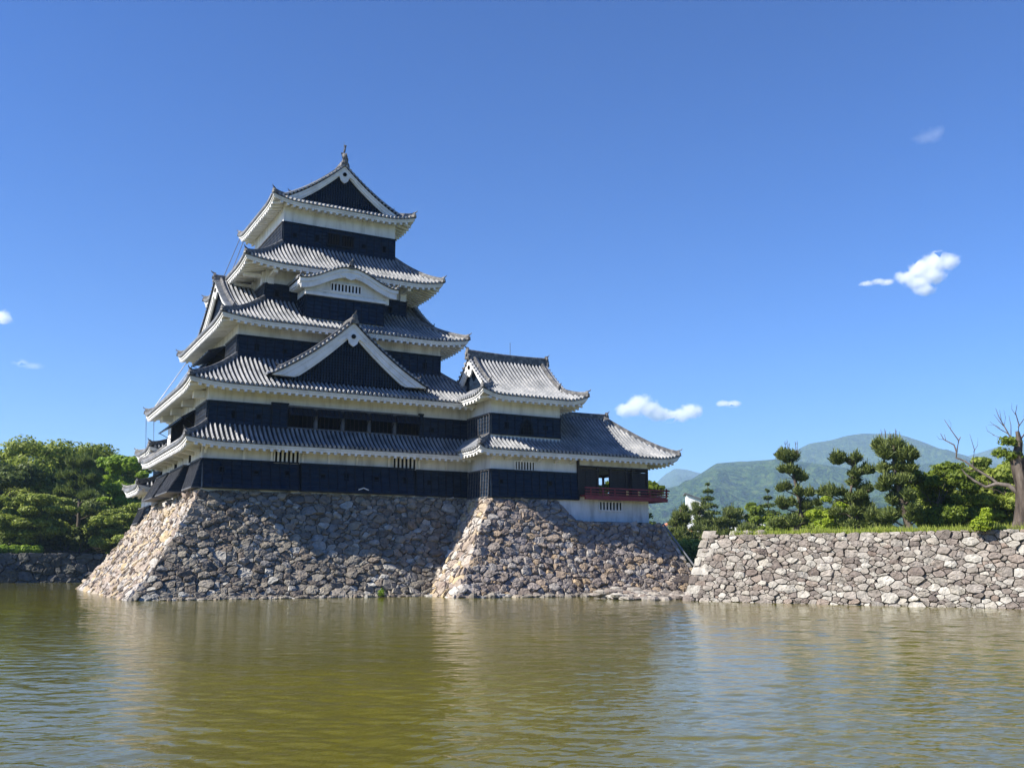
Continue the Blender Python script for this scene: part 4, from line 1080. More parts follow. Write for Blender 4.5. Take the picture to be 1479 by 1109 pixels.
# hills
hm = mat('forested_hillside', [(0.010, 0.024, 0.012), (0.022, 0.048, 0.017), (0.052, 0.09, 0.024), (0.09, 0.12, 0.04)], 1.0, 0.035, 1.0, 0.06, 0.0, 9, None, bdist=40)
def hills(name, crest, D, run, seed, label=None):
    """crest: (azimuth deg, tangent of elevation). A mountain flank rising to that crest"""
    az = [c[0] for c in crest]; el = [c[1] for c in crest]
    na, nr = 220, 60; mb = MB(); rows = []
    for j in range(nr + 1):
        t_ = j / nr; row = []
        for i in range(na + 1):
            a = az[0] + (az[-1] - az[0]) * i / na
            h = np.interp(a, az, el) * D
            r = D - run * (1 - t_)
            x, y = r * math.sin(R(a)), r * math.cos(R(a))
            s = mnoise.ridged_multi_fractal(Vector((x / (run * .28), y / (run * .28), seed)), 1.0, 2.1, 5, 1.0, 2.0) - 1.1
            f = mnoise.fractal(Vector((x / 120, y / 120, seed)), 1.0, 2.0, 4)
            z = h * (t_ ** 1.15) + (s * h * .34 * math.sin(math.pi * min(1, t_ * 1.0)) + f * 9 * t_ * (1 if t_ < 1 else .3))
            row.append((x, y, max(z, 0) + 2))
        rows.append(row)
    back = [((D + run * .6) * math.sin(R(az[0] + (az[-1] - az[0]) * i / na)), (D + run * .6) * math.cos(R(az[0] + (az[-1] - az[0]) * i / na)), 0) for i in range(na + 1)]
    rows.append(back); mb.grid(rows)
    return struct(mb.build(name, hm, None, True))
hills('hills', [(24, .045), (30, .06), (34, .066), (36.8, .074), (38.5, .080), (39.6, .092), (40.4, .1008), (41, .1011), (42.9, .1031), (43.7, .1035), (46, .098), (49, .088), (52, .075), (56, .068), (62, .07), (75, .05)], 3200, 2100, 1.3)
hills('mountain', [(36, .05), (40, .07), (43, .10), (43.7, .1041), (44.5, .1086), (45.66, .1182), (46.78, .1202), (47.72, .1244), (48.46, .1258), (49.3, .1246), (50.08, .1248), (50.78, .1212), (51.47, .1159), (52.3, .1086), (53.1, .1039), (54.2, .095), (58, .08), (70, .07)], 4700, 2300, 5.1)
hills('far_mountain', [(20, .06), (30, .07), (35, .0718), (36.8, .0800), (37.4, .090), (38.03, .0965), (38.7, .0950), (39.4, .0912), (40.5, .088), (44, .08), (52, .095), (53.8, .1001), (54.5, .1034), (55.2, .1073), (56.45, .1093), (60, .10), (72, .08)], 6500, 2500, 9.7)

# ================================================================== TREES
def leaf_mesh(name, C_, N_, size, seed, m, parent, flatten=0.35, aspect=1.7):
    """C_: centres (n,3), N_: outward directions; each leaf cluster a small bent quad"""
    g = np.random.default_rng(seed); n = len(C_)
    nr = N_ + g.normal(0, .6, (n, 3)); nr[:, 2] += flatten; nr /= np.linalg.norm(nr, axis=1)[:, None] + 1e-9
    a = np.cross(nr, g.normal(0, 1, (n, 3))); a /= np.linalg.norm(a, axis=1)[:, None] + 1e-9
    b = np.cross(nr, a); s = (size * g.uniform(.55, 1.25, n))[:, None]
    a = a * s * .5 * aspect; b = b * s * .5
    off = np.array(origin_of(parent))
    V = np.stack([C_ - a, C_ - b * .9 + nr * s * .12, C_ + a, C_ + b * .9 + nr * s * .12], 1).reshape(-1, 3) - off
    me = bpy.data.meshes.new(name)
    me.vertices.add(4 * n); me.vertices.foreach_set('co', V.ravel().astype(np.float32))
    me.loops.add(4 * n); me.loops.foreach_set('vertex_index', np.arange(4 * n, dtype=np.int32))
    me.polygons.add(n); me.polygons.foreach_set('loop_start', np.arange(0, 4 * n, 4, dtype=np.int32))
    me.update(calc_edges=True); me.validate()
    me.materials.append(m)
    o = bpy.data.objects.new(name, me); C.objects.link(o); o.parent = parent
    return o
def blob_points(blobs, n, g, shell=.45):
    """points in lumpy ellipsoids, denser towards the outside; blobs: x,y,z,rx,ry,rz"""
    B = np.array(blobs, float); vol = (B[:, 3] * B[:, 4] * B[:, 5]) ** .67; k = g.choice(len(B), n, p=vol / vol.sum())
    d = g.normal(0, 1, (n, 3)); d /= np.linalg.norm(d, axis=1)[:, None]
    r = (1 - shell * g.random(n) ** 1.6)
    lump = 1 + .16 * np.sin(d[:, 0] * 5 + k) * np.cos(d[:, 1] * 6 + 2 * k) + .10 * np.sin(d[:, 2] * 9 + k)
    P = B[k, :3] + d * B[k, 3:] * (r * lump)[:, None]
    return P, d
def branch(mb, a, b, r0, r1, rng, wob=.06, n=5):
    a, b = Vector(a), Vector(b); L = (b - a).length; pts = []
    for k in range(n + 1):
        p = a.lerp(b, k / n)
        if 0 < k < n: p += Vector((rng.gauss(0, wob), rng.gauss(0, wob), rng.gauss(0, wob * .5))) * L
        pts.append(tuple(p))
    mb.tube(pts, [r0 + (r1 - r0) * k / n for k in range(n + 1)], 7)
    return pts
def broadleaf(x, y, z, h, rx, label, seed, leaf='leaf_mid', nblob=26, n=15000, size=.42, low=.25, name='broadleaf_tree', cat='tree', group=None, gappy=.55, ry=None, trunk_r=None, squash=.55):
    root = thing(name, label, cat, (x, y, z), group); g = np.random.default_rng(seed); rg = random.Random(seed); ry = ry or rx
    blobs = []
    for k in range(nblob):
        t = rg.random(); hh = low + (1 - low) * t; w = math.sin(math.pi * min(1, (.18 + .72 * (1 - t) + .1))) ** .8
        th = rg.uniform(0, 2 * math.pi); rr = math.sqrt(rg.random()) * w
        s = rx * rg.uniform(.15, .32)
        blobs.append((x + rr * rx * math.cos(th) * .82, y + rr * ry * math.sin(th) * .82, z + h * hh - s * .45, s, s, s * squash))
    P, d = blob_points(blobs, n, g, gappy)
    tr = MB(); r0 = trunk_r or h * .022
    top_ = (x + rg.uniform(-.3, .3), y, z + h * .72)
    branch(tr, (x, y, z - .2), top_, r0, r0 * .35, rg, .03, 6)
    for bl in blobs[::2]:
        t0 = rg.uniform(.25, .6); a = (x, y, z + h * t0 * .9)
        branch(tr, a, bl[:3], r0 * .38, r0 * .08, rg, .05, 4)
    tr.build('trunk', M['bark'], root, True)
    leaf_mesh('crown', P, d, size, seed, M[leaf], root)
    return root
def needles(name, C_, g, parent, m, L=.22, w=.035, up=.7):
    n = len(C_); d = g.normal(0, .55, (n, 3)); d[:, 2] = np.abs(d[:, 2]) + up; d /= np.linalg.norm(d, axis=1)[:, None]
    s = g.normal(0, 1, (n, 3)); s = np.cross(d, s); s /= np.linalg.norm(s, axis=1)[:, None] + 1e-9
    LL = (L * g.uniform(.6, 1.3, n))[:, None]; k = g.random(n) < .07; LL[k] *= 1.9; d[k, :2] *= .15
    off = np.array(origin_of(parent))
    V = np.stack([C_ - s * w, C_ + s * w, C_ + d * LL + s * w * .9, C_ + d * LL - s * w * .9], 1).reshape(-1, 3) - off
    me = bpy.data.meshes.new(name); me.vertices.add(4 * n); me.vertices.foreach_set('co', V.ravel().astype(np.float32))
    me.loops.add(4 * n); me.loops.foreach_set('vertex_index', np.arange(4 * n, dtype=np.int32))
    me.polygons.add(n); me.polygons.foreach_set('loop_start', np.arange(0, 4 * n, 4, dtype=np.int32))
    me.update(calc_edges=True); me.materials.append(m)
    o = bpy.data.objects.new(name, me); C.objects.link(o); o.parent = parent; return o
# camera-right direction at a tree, only used to lay out a crown seen in the photo as an ordinary 3-D arrangement
def pad_pine(x, y, z, trunk, pads, label, seed, group=None, n=9000, candles=(), name='pine_tree', leaf='leaf_pine', L=.24):
    """trunk: [(side,height,radius)] ; pads: [(side,height,rx,rz)] ; side runs roughly across the view"""
    root = thing(name, label, 'pine tree', (x, y, z), group); g = np.random.default_rng(seed); rg = random.Random(seed)
    ax = Vector((.66, -.75, 0)).normalized(); dp = Vector((ax.y, -ax.x, 0))
    W = lambda s, h, d=0: (x + ax.x * s + dp.x * d, y + ax.y * s + dp.y * d, z + h)
    tr = MB(); tr.tube([W(s, h) for s, h, r in trunk], [r for s, h, r in trunk], 9)
    def trunk_at(h):
        hs = [q[1] for q in trunk]; return np.interp(h, hs, [q[0] for q in trunk])
    blobs = []
    for k, (s, h, rx, rz) in enumerate(pads):
        rx *= .88; rz *= .85
        dd = rg.uniform(-.5, .5) * rx * .5
        nb = max(3, int(rx * 4.5))
        for j in range(nb):
            ss = s + rg.uniform(-1, 1) * rx * .72; d_ = dd + rg.uniform(-1, 1) * rx * .6
            blobs.append((*W(ss, h + rg.uniform(-.3, .3) * rz, d_), rx * rg.uniform(.24, .40), rx * rg.uniform(.24, .40), rz * rg.uniform(.35, .65)))
        hb = max(.3, h - .45 - .2 * abs(s - trunk_at(h)))
        branch(tr, W(trunk_at(hb), hb), W(s, h - rz * .35, dd), .065, .03, rg, .04, 5)
        for j in range(3): branch(tr, W(s, h - rz * .4, dd), W(s + rg.uniform(-.6, .6) * rx, h - rz * .1, dd + rg.uniform(-.6, .6) * rx), .03, .012, rg, .05, 3)
    tr.build('trunk', M['bark'], root, True)
    P, d = blob_points(blobs, int(n * 1.5), g, .9)
    needles('crown', P, g, root, M[leaf], L * 1.35, .024, .35)
    if candles:
        m = MB()
        for s, h0, h1 in candles:
            dd = rg.uniform(-.3, .3); m.tube([W(s, h0, dd), W(s + rg.uniform(-.04, .04), h1, dd)], [.022, .010], 5)
            for k in range(3): hq = h0 + (h1 - h0) * rg.uniform(.3, .8); m.tube([W(s, hq - .1, dd), W(s + rg.uniform(-.12, .12), hq + .12, dd)], [.012, .006], 4)
        m.build('shoots', M['bark'], root)
    return root
def conifer(x, y, z, h, r, label, seed, leaf='leaf_dark', n=6000, group=None, size=.34, name='conifer_tree'):
    root = thing(name, label, 'conifer', (x, y, z), group); g = np.random.default_rng(seed); rg = random.Random(seed)
    lv = max(7, int(h * 1.1)); P = []; N_ = []
    tr = MB(); tr.tube([(x, y, z - .1), (x, y, z + h * .97)], [h * .022, .03], 7)
    for k in range(lv):
        t = k / (lv - 1); zz = z + h * (.12 + .86 * t); rr = r * (1 - t) ** .8 * rg.uniform(.8, 1.1) + .12
        nb = max(4, int(9 * (1 - t) + 3)); ph = rg.uniform(0, 6)
        for j in range(nb):
            th = ph + 2 * math.pi * j / nb + rg.uniform(-.3, .3); q = rr * rg.uniform(.75, 1.15)
            tr.tube([(x, y, zz), (x + q * math.cos(th), y + q * math.sin(th), zz - q * .22)], [.04, .012], 4)
            m = max(10, int(n * (q / (r * lv * nb * .55))))
            s = g.random(m) ** .6 * q
            px_ = x + s * math.cos(th) + g.normal(0, .10 + .10 * q, m); py_ = y + s * math.sin(th) + g.normal(0, .10 + .10 * q, m)
            P.append(np.stack([px_, py_, zz - s * .22 + g.normal(0, .10, m)], 1))
    tr.build('trunk', M['bark'], root, True)
    P = np.concatenate(P); d = P - np.array([x, y, z + h * .4]); d /= np.linalg.norm(d, axis=1)[:, None]
    leaf_mesh('crown', P, d, size, seed, M[leaf], root, .7, 1.9)
    return root
def shrub(x, y, z, blobs, label, seed, leaf, n, size, name='shrub', cat='shrub', stems=5):
    root = thing(name, label, cat, (x, y, z)); g = np.random.default_rng(seed); rg = random.Random(seed)
    Bs = [(x + a, y + b, z + c, r1, r2, r3) for a, b, c, r1, r2, r3 in blobs]
    P, d = blob_points(Bs, n, g, .5); tr = MB()
    for k in range(stems): bl = Bs[k % len(Bs)]; branch(tr, (x + rg.uniform(-.2, .2), y + rg.uniform(-.2, .2), z - .1), (bl[0], bl[1], bl[2]), .07, .02, rg, .06, 4)
    tr.build('stem', M['bark'], root, True); leaf_mesh('leaves', P, d, size, seed, M[leaf], root)
    return root

Z0 = 3.22
# --- left bank
LB = 'trees on the far left bank'
broadleaf(7.5, 152, Z0, 15.8, 10.5, 'tallest rounded green tree of the left bank, its lacy top against the sky', 11, 'leaf_mid', 64, 60000, .34, .35, group=LB, gappy=.8)
broadleaf(17.5, 154, Z0, 14.6, 7.5, 'tall green tree just left of the castle, behind the yellow-green one', 12, 'leaf_mid', 44, 38000, .34, .35, group=LB, gappy=.75)
broadleaf(-5, 150, Z0, 11.2, 8.5, 'big rounded tree at the left edge of the photo, second row', 13, 'leaf_mid', 44, 38000, .34, .3, group=LB, gappy=.7)
broadleaf(16.3, 134, Z0, 12.6, 5.0, 'bright yellow-green leafy tree touching the castle roofs at left', 14, 'leaf_bright', 40, 34000, .28, .18, group=LB)
broadleaf(1.0, 139, Z0, 11.5, 5.6, 'dense dark green tree in front of the left-edge tree', 15, 'leaf_dark', 36, 26000, .30, .2, group=LB)
broadleaf(5.2, 127.5, Z0, 7.2, 5.4, 'low spreading cherry tree above the far wall with layered branches', 16, 'leaf_mid', 40, 32000, .25, .28, name='cherry_tree', group=LB, squash=.36)
broadleaf(15.2, 126.0, Z0 - .6, 6.8, 5.2, 'leafy cherry tree leaning over the moat beside the sunlit slope', 17, 'leaf_mid', 44, 36000, .25, .05, name='cherry_tree', group=LB, squash=.36)
broadleaf(-2.8, 127.0, Z0, 5.2, 3.6, 'small green tree at the left edge above the far wall', 18, 'leaf_olive', 14, 8000, .36, .2, name='cherry_tree', group=LB, squash=.4)
pad_pine(10.4, 131, Z0, [(0, -.2, .26), (.1, 4, .22), (-.1, 8, .16), (0, 10.8, .08)], [(0, 10.9, 2.4, .8), (-1.4, 9.3, 1.9, .6), (1.6, 9.0, 1.8, .6), (-1.8, 7.4, 2.1, .55), (1.7, 6.9, 1.9, .5), (-.2, 8.2, 1.9, .6), (-2.0, 5.4, 1.8, .5), (2.1, 5.0, 1.6, .45)], 'dark pine with a bare upright trunk in the middle of the left trees', 19, LB, 15000, leaf='leaf_dark', L=.5)
broadleaf(-9, 134, Z0, 8.5, 5.0, 'dark tree cut by the left edge of the photo', 20, 'leaf_dark', 26, 18000, .3, .15, group=LB)
broadleaf(24, 150, Z0, 13, 7, 'green tree mostly hidden behind the left flank of the castle', 21, 'leaf_mid', 18, 9000, .5, .2, group=LB)
shrub(2.0, 125.4, Z0, [(-5 + 1.1 * k, 0, .45, .8, .8, .5) for k in range(9)], 'low clipped bright hedge along the top of the far left wall', 22, 'leaf_bright', 9000, .2, 'hedge', 'hedge', 9)
shrub(10.5, 126.2, Z0, [(-7 + 1.1 * k, 4.5 + .5 * (k % 3), 1.2 + .5 * (k % 2), 1.7, 1.2, 1.9) for k in range(14)], 'dark undergrowth below the cherry trees of the left bank', 23, 'leaf_dark', 22000, .35, 'hedge', 'hedge', 14)

broadleaf(11.5, 140, Z0, 9.6, 7.0, 'dark rounded tree in the shade behind the left pine', 24, 'leaf_dark', 40, 30000, .32, .08, group=LB)
# --- behind the pavilion and the gap
TB = 'trees behind the castle on the right'
z1 = 3.3
broadleaf(52.5, 75.5, z1, 8.6, 3.8, 'light green tree right behind the red balcony', 31, 'leaf_olive', 20, 12000, .30, .15, group=TB, gappy=.8)
broadleaf(49, 83, z1, 8.0, 4.2, 'green tree seen through the open shutters of the pavilion', 32, 'leaf_olive', 20, 9000, .35, .1, group=TB)
def bg_row():
    specs = [ # x,y,h,r,kind,label
        (61, 84, 5.6, 2.4, 'c', 'dark conifer just right of the red balcony'),
        (63.5, 80.5, 4.6, 2.8, 'p', 'spreading pine below the orange roof'),
        (72, 88, 5.8, 3.0, 'p', 'layered pine left of the white tower house'),
        (84.3, 101, 9.4, 2.9, 'c', 'pointed conifer just right of the white tower house'),
        (69, 79, 4.6, 2.8, 'p', 'low layered pine behind the top corner of the retaining wall'),
        (76.5, 84, 5.6, 2.6, 'b', 'round green tree in the row between the conifers'),
        (93.8, 99.9, 8.8, 2.5, 'c', 'slender pointed conifer left of the first tall pine'),
        (75, 74, 4.8, 2.8, 'p', 'broad pine low behind the wall, left of the first tall pine'),
        (82, 79, 5.4, 2.7, 'b', 'bushy bright tree between the low pines'),
        (80.5, 71.5, 5.0, 2.8, 'p', 'low pine directly left of the first tall pine'),
        (90, 84, 6.4, 3.4, 'p', 'pine in the back row near the pale buildings')]
    for i, (x, y, h, r, k, lab) in enumerate(specs):
        if k == 'c': conifer(x, y, z1, h, r, lab, 50 + i, 'leaf_dark', 6500, TB, .30)
        elif k == 'p':
            rg = random.Random(80 + i)
            pads = [(rg.uniform(-1, 1) * r * .65 * (1.15 - t), .8 + (h - 1.2) * t, r * (.78 - .38 * t), .42) for t in [j / 9 for j in range(10)]]
            pad_pine(x, y, z1, [(0, -.2, .18), (.15, h * .5, .13), (0, h * .95, .05)], pads, lab, 60 + i, TB, 10000, L=.30)
        else: broadleaf(x, y, z1, h, r, lab, 70 + i, 'leaf_olive', 16, 9000, .32, .1, group=TB)
bg_row()
shrub(45.5, 67.5, .6, [(1.0 * k, -.6 * k, 1.0 + .3 * math.sin(k), 1.5, 1.3, 1.1) for k in range(-3, 7)], 'dark clipped hedge in the gap between the pavilion base and the retaining wall', 33, 'leaf_dark', 14000, .22, 'hedge', 'hedge', 9)
shrub(52, 66.5, 1.8, [(1.3 * k, .5 * k, 1.2, 1.7, 1.4, 1.0) for k in range(-3, 5)], 'dense green shrubs behind the gap hedge', 34, 'leaf_mid', 12000, .26, 'shrub', 'shrub', 7)

# --- the three cloud-pruned pines on the terrace
G3 = 'cloud-pruned pines on the grassy terrace'
zt3 = H - .05
pad_pine(50.5, 51.3, zt3, [(.05, -.2, .26), (.1, .8, .24), (.5, 1.8, .20), (.45, 3.0, .16), (.25, 4.2, .13), (0, 5.6, .09), (0, 6.2, .05)],
    [(-.1, 5.95, 1.35, .62), (-.25, 4.95, .95, .42), (.75, 4.45, .95, .38), (-.45, 3.75, .75, .38), (.95, 3.35, 1.0, .42), (-.6, 2.55, 1.0, .50), (1.05, 2.5, 1.1, .45), (.1, 1.35, 1.55, .50), (-.9, 1.1, .9, .38)],
    'slim pruned pine with separate cloud-like pads and bare trunk, leftmost of the three', 41, G3, 17000, [(-.6, 6.2, 6.9), (-.35, 6.4, 7.2), (-.2, 6.4, 7.3), (-.05, 6.4, 7.0), (.4, 6.3, 7.1), (.5, 6.2, 7.2), (-.95, 6, 6.5)])
pad_pine(49.0, 44.2, zt3, [(.05, -.2, .24), (.0, .7, .22), (-.1, 1.6, .18), (-.4, 2.6, .14), (-.2, 3.6, .10), (.0, 4.9, .06)],
    [(-.35, 5.05, 1.15, .42), (.05, 4.95, .8, .48), (.6, 4.35, .85, .38), (.1, 4.0, 1.0, .40), (-.3, 3.5, .85, .35), (.45, 3.1, .95, .38), (-1.25, 2.9, 1.0, .38), (-.1, 2.6, 1.1, .4), (.7, 2.1, .9, .4), (-.6, 1.7, 1.2, .42), (.35, 1.4, 1.2, .45), (-.3, .95, 1.2, .40), (-1.8, 2.95, .6, .4)],
    'shorter bushy pruned pine leaning left, middle one of the three', 42, G3, 19000, [(-.8, 5.1, 5.5), (.1, 5.2, 5.65), (-.3, 5.2, 5.5)])
pad_pine(46.1, 38.4, zt3, [(.40, -.2, .27), (.32, .6, .23), (.15, 1.7, .17), (-.05, 2.8, .14), (-.2, 4.0, .11), (-.15, 5.2, .07)],
    [(-.3, 5.15, 1.15, .70), (.0, 4.6, 1.15, .5), (.55, 4.55, .6, .55), (-.5, 3.75, .95, .4), (.45, 3.7, .85, .45), (.1, 3.1, 1.25, .38), (-.4, 2.65, 1.0, .35), (.5, 2.2, 1.0, .42), (-.3, 1.95, 1.0, .38), (.2, 1.4, 1.25, .38), (-.6, 1.1, 1.0, .35), (.75, 1.0, .7, .35)],
    'tallest dense pruned pine with long shoots on top, rightmost of the three', 43, G3, 21000, [(-.75, 5.6, 6.2), (-.55, 5.7, 6.25), (.0, 5.6, 6.2), (-.9, 5.3, 5.9), (-.3, 5.6, 6.0)])
# maples and other greenery behind them
broadleaf(50.6, 47.4, zt3, 3.0, 2.0, 'yellow-green maple bush between the left and middle pruned pines', 44, 'leaf_yellow', 26, 16000, .15, .12, name='maple_tree', gappy=.5)
broadleaf(56.3, 49.3, zt3, 2.6, 2.8, 'dark leafy bush behind the middle and right pruned pines', 45, 'leaf_dark', 18, 12000, .26, .05)
broadleaf(49.8, 38.6, zt3, 4.5, 3.0, 'broad olive green maple right of the tallest pruned pine', 46, 'leaf_olive', 34, 30000, .14, .10, name='maple_tree')
broadleaf(57.7, 43.0, zt3, 5.0, 4.4, 'large spreading green cherry tree behind the dead tree', 47, 'leaf_mid', 40, 42000, .19, .15, name='cherry_tree', squash=.45)
broadleaf(54.3, 37.5, zt3, 4.9, 3.8, 'green cherry tree at the right edge behind the old trunk', 48, 'leaf_mid', 30, 30000, .18, .15, name='cherry_tree', squash=.45)
broadleaf(57, 56.5, zt3, 2.8, 3.6, 'low green bush behind the leftmost pruned pine', 49, 'leaf_olive', 14, 9000, .26, .05)
shrub(41.9, 30.2, zt3, [(0, 0, .35, .38, .4, .35), (.1, -.1, .75, .28, .3, .35), (-.15, .2, .3, .35, .35, .3)], 'small bright lime-green bush at the foot of the dead tree', 51, 'leaf_yellow', 2600, .10)

# --- old dead tree at the right edge
dead = thing('dead_tree', 'thick gnarled old tree with bare bleached branches at the right edge of the photo', 'dead tree', (43.9, 29.4, zt3))
rd = random.Random(5)
ax = Vector((.56, -.83, 0)); vv = Vector((.83, .56, 0))
DW = lambda s, h, d=0: tuple(Vector((43.9, 29.4, zt3)) + ax * s + vv * d + Vector((0, 0, h)))
tk = MB(); P = []
for k in range(15):
    h = -.3 + 3.9 * k / 14; r = .64 * (1 - .46 * min(1, max(0, h) / 2.2)) + .22 * max(0, .5 - h)
    c = Vector(DW(.10 * math.sin(h * 1.3), h)); ring = []
    for j in range(16):
        th = 2 * math.pi * j / 16; q = r * (1 + .10 * math.sin(3 * th + h) + .07 * math.sin(7 * th + h * 1.7) + rd.uniform(-.03, .03)); ring.append((c.x + q * math.cos(th), c.y + q * math.sin(th), c.z))
    P.append(ring)
tk.grid(P, True); tk.poly(P[-1]); tk.build('trunk', M['bark_old'], dead, True)
def limb(pts, r0, r1, m='deadwood', twigs=()):
    mb = MB(); n = len(pts); mb.tube([DW(*p) for p in pts], [r0 + (r1 - r0) * k / (n - 1) for k in range(n)], 8)
    for t in twigs:
        mb.tube([DW(*p) for p in t[0]], [t[1] + (t[2] - t[1]) * k / (len(t[0]) - 1) for k in range(len(t[0]))], 6)
    return mb.build('limb', M[m], dead, True)
limb([(-.1, 1.7), (-.6, 2.2), (-1.1, 2.3), (-1.6, 2.15), (-2.1, 2.5), (-2.45, 2.85), (-2.6, 3.1)], .13, .025, 'deadwood', [([(-1.0, 2.25), (-1.35, 2.6), (-1.9, 3.0), (-2.4, 3.45), (-2.8, 3.65), (-2.75, 4.0)], .075, .04), ([(-2.75, 3.9), (-2.85, 4.3), (-3.3, 4.6), (-3.42, 4.9)], .05, .014), ([(-2.75, 3.95), (-2.62, 4.5), (-2.95, 5.1), (-3.2, 5.6)], .045, .012), ([(-2.62, 4.5), (-2.52, 4.68)], .03, .02), ([(-3.2, 4.5), (-3.25, 4.85)], .02, .008), ([(-2.1, 3.2), (-1.95, 4.0), (-2.1, 4.8)], .03, .008), ([(-2.0, 3.9), (-1.8, 4.2), (-1.75, 4.6)], .016, .005), ([(-3.3, 4.6), (-3.5, 4.62), (-3.6, 4.8)], .014, .005), ([(-2.95, 5.1), (-2.9, 5.35), (-3.0, 5.6)], .014, .004), ([(-1.9, 3.0), (-2.2, 2.95), (-2.6, 3.3)], .03, .008)])
limb([(0, 3.2), (-.08, 3.8), (.05, 4.3), (0, 4.8)], .28, .09, 'bark_old', [
    ([(-.1, 4.1), (-.35, 4.6), (-.55, 5.1), (-.75, 5.6), (-.85, 6.0)], .05, .010), ([(-.4, 4.7), (-.8, 5.0), (-1.15, 5.35)], .028, .008), ([(-.5, 5.0), (-.75, 5.35), (-.95, 5.7)], .024, .007), ([(-.3, 4.5), (-.25, 5.1), (-.3, 5.6)], .028, .008),
    ([(0, 4.6), (.1, 5.1), (.0, 5.7), (.1, 6.1)], .045, .010), ([(.05, 5.0), (.35, 5.4), (.4, 5.9)], .03, .008), ([(-.65, 5.4), (-.68, 5.9)], .016, .006), ([(.1, 4.4), (.5, 4.9), (.8, 5.5)], .045, .012), ([(-.2, 4.3), (-.7, 4.5), (-1.1, 4.7)], .03, .008),
    ([(-.75, 5.0), (-.9, 5.15), (-1.25, 5.2)], .015, .005), ([(-.55, 5.1), (-.45, 5.5), (-.5, 5.9)], .016, .005), ([(-1.0, 4.66), (-1.3, 4.9), (-1.35, 5.15)], .016, .005), ([(.0, 5.6), (-.15, 5.9), (-.12, 6.2)], .016, .005)])
limb([(.05, 2.0), (.5, 2.9), (.9, 3.8), (1.3, 4.4)], .3, .12, 'bark_old')
g_ = np.random.default_rng(3)
bl = [(*DW(rd.uniform(-1.0, .8), rd.uniform(3.0, 4.4), rd.uniform(-.5, .5)), .45, .45, .22) for k in range(7)]
P, d = blob_points(bl, 1000, g_, .95); leaf_mesh('leaf_tufts', P, d, .13, 5, M['leaf_olive'], dead)

# --- grass on the terrace and weeds
def grass_strip():
    g = np.random.default_rng(9); n = 42000
    s = g.random(n) * 34 + 2.0; dd = g.random(n) ** 1.7 * 9 + .12
    p0 = tA; X = tA.x + dr.x * (s - .5) - nr_.x * dd; Y = tA.y + dr.y * (s - .5) - nr_.y * dd
    n_ = len(X); tall = .10 + .22 * g.random(n_) + .18 * (g.random(n_) > .9) + .12 * np.clip(np.sin(s * 1.1) * np.sin(s * .37), 0, 1)
    Cc = np.stack([X, Y, np.full(n_, H - .07)], 1)
    d = g.normal(0, .25, (n_, 3)); d[:, 2] = 1; sd = np.cross(d, g.normal(0, 1, (n_, 3))); sd /= np.linalg.norm(sd, axis=1)[:, None]
    w = .018
    V = np.stack([Cc - sd * w, Cc + sd * w, Cc + d * tall[:, None] + sd * .004, Cc + d * tall[:, None] - sd * .004], 1).reshape(-1, 3)
    me = bpy.data.meshes.new('grass'); me.vertices.add(4 * n_); me.vertices.foreach_set('co', V.ravel().astype(np.float32))
    me.loops.add(4 * n_); me.loops.foreach_set('vertex_index', np.arange(4 * n_, dtype=np.int32))
    me.polygons.add(n_); me.polygons.foreach_set('loop_start', np.arange(0, 4 * n_, 4, dtype=np.int32)); me.update(calc_edges=True)
    me.materials.append(M['grass']); o = bpy.data.objects.new('grass', me); C.objects.link(o); o['kind'] = 'stuff'; o['label'] = 'long sunlit grass growing along the top of the retaining wall'; o['category'] = 'grass'
grass_strip()
shrub(22.3, 58.2, 0.15, [(0, 0, .15, .22, .2, .25)], 'tiny green weed sprouting from the foot of the keep stone base', 61, 'leaf_bright', 130, .09, 'weed', 'weed', 2)

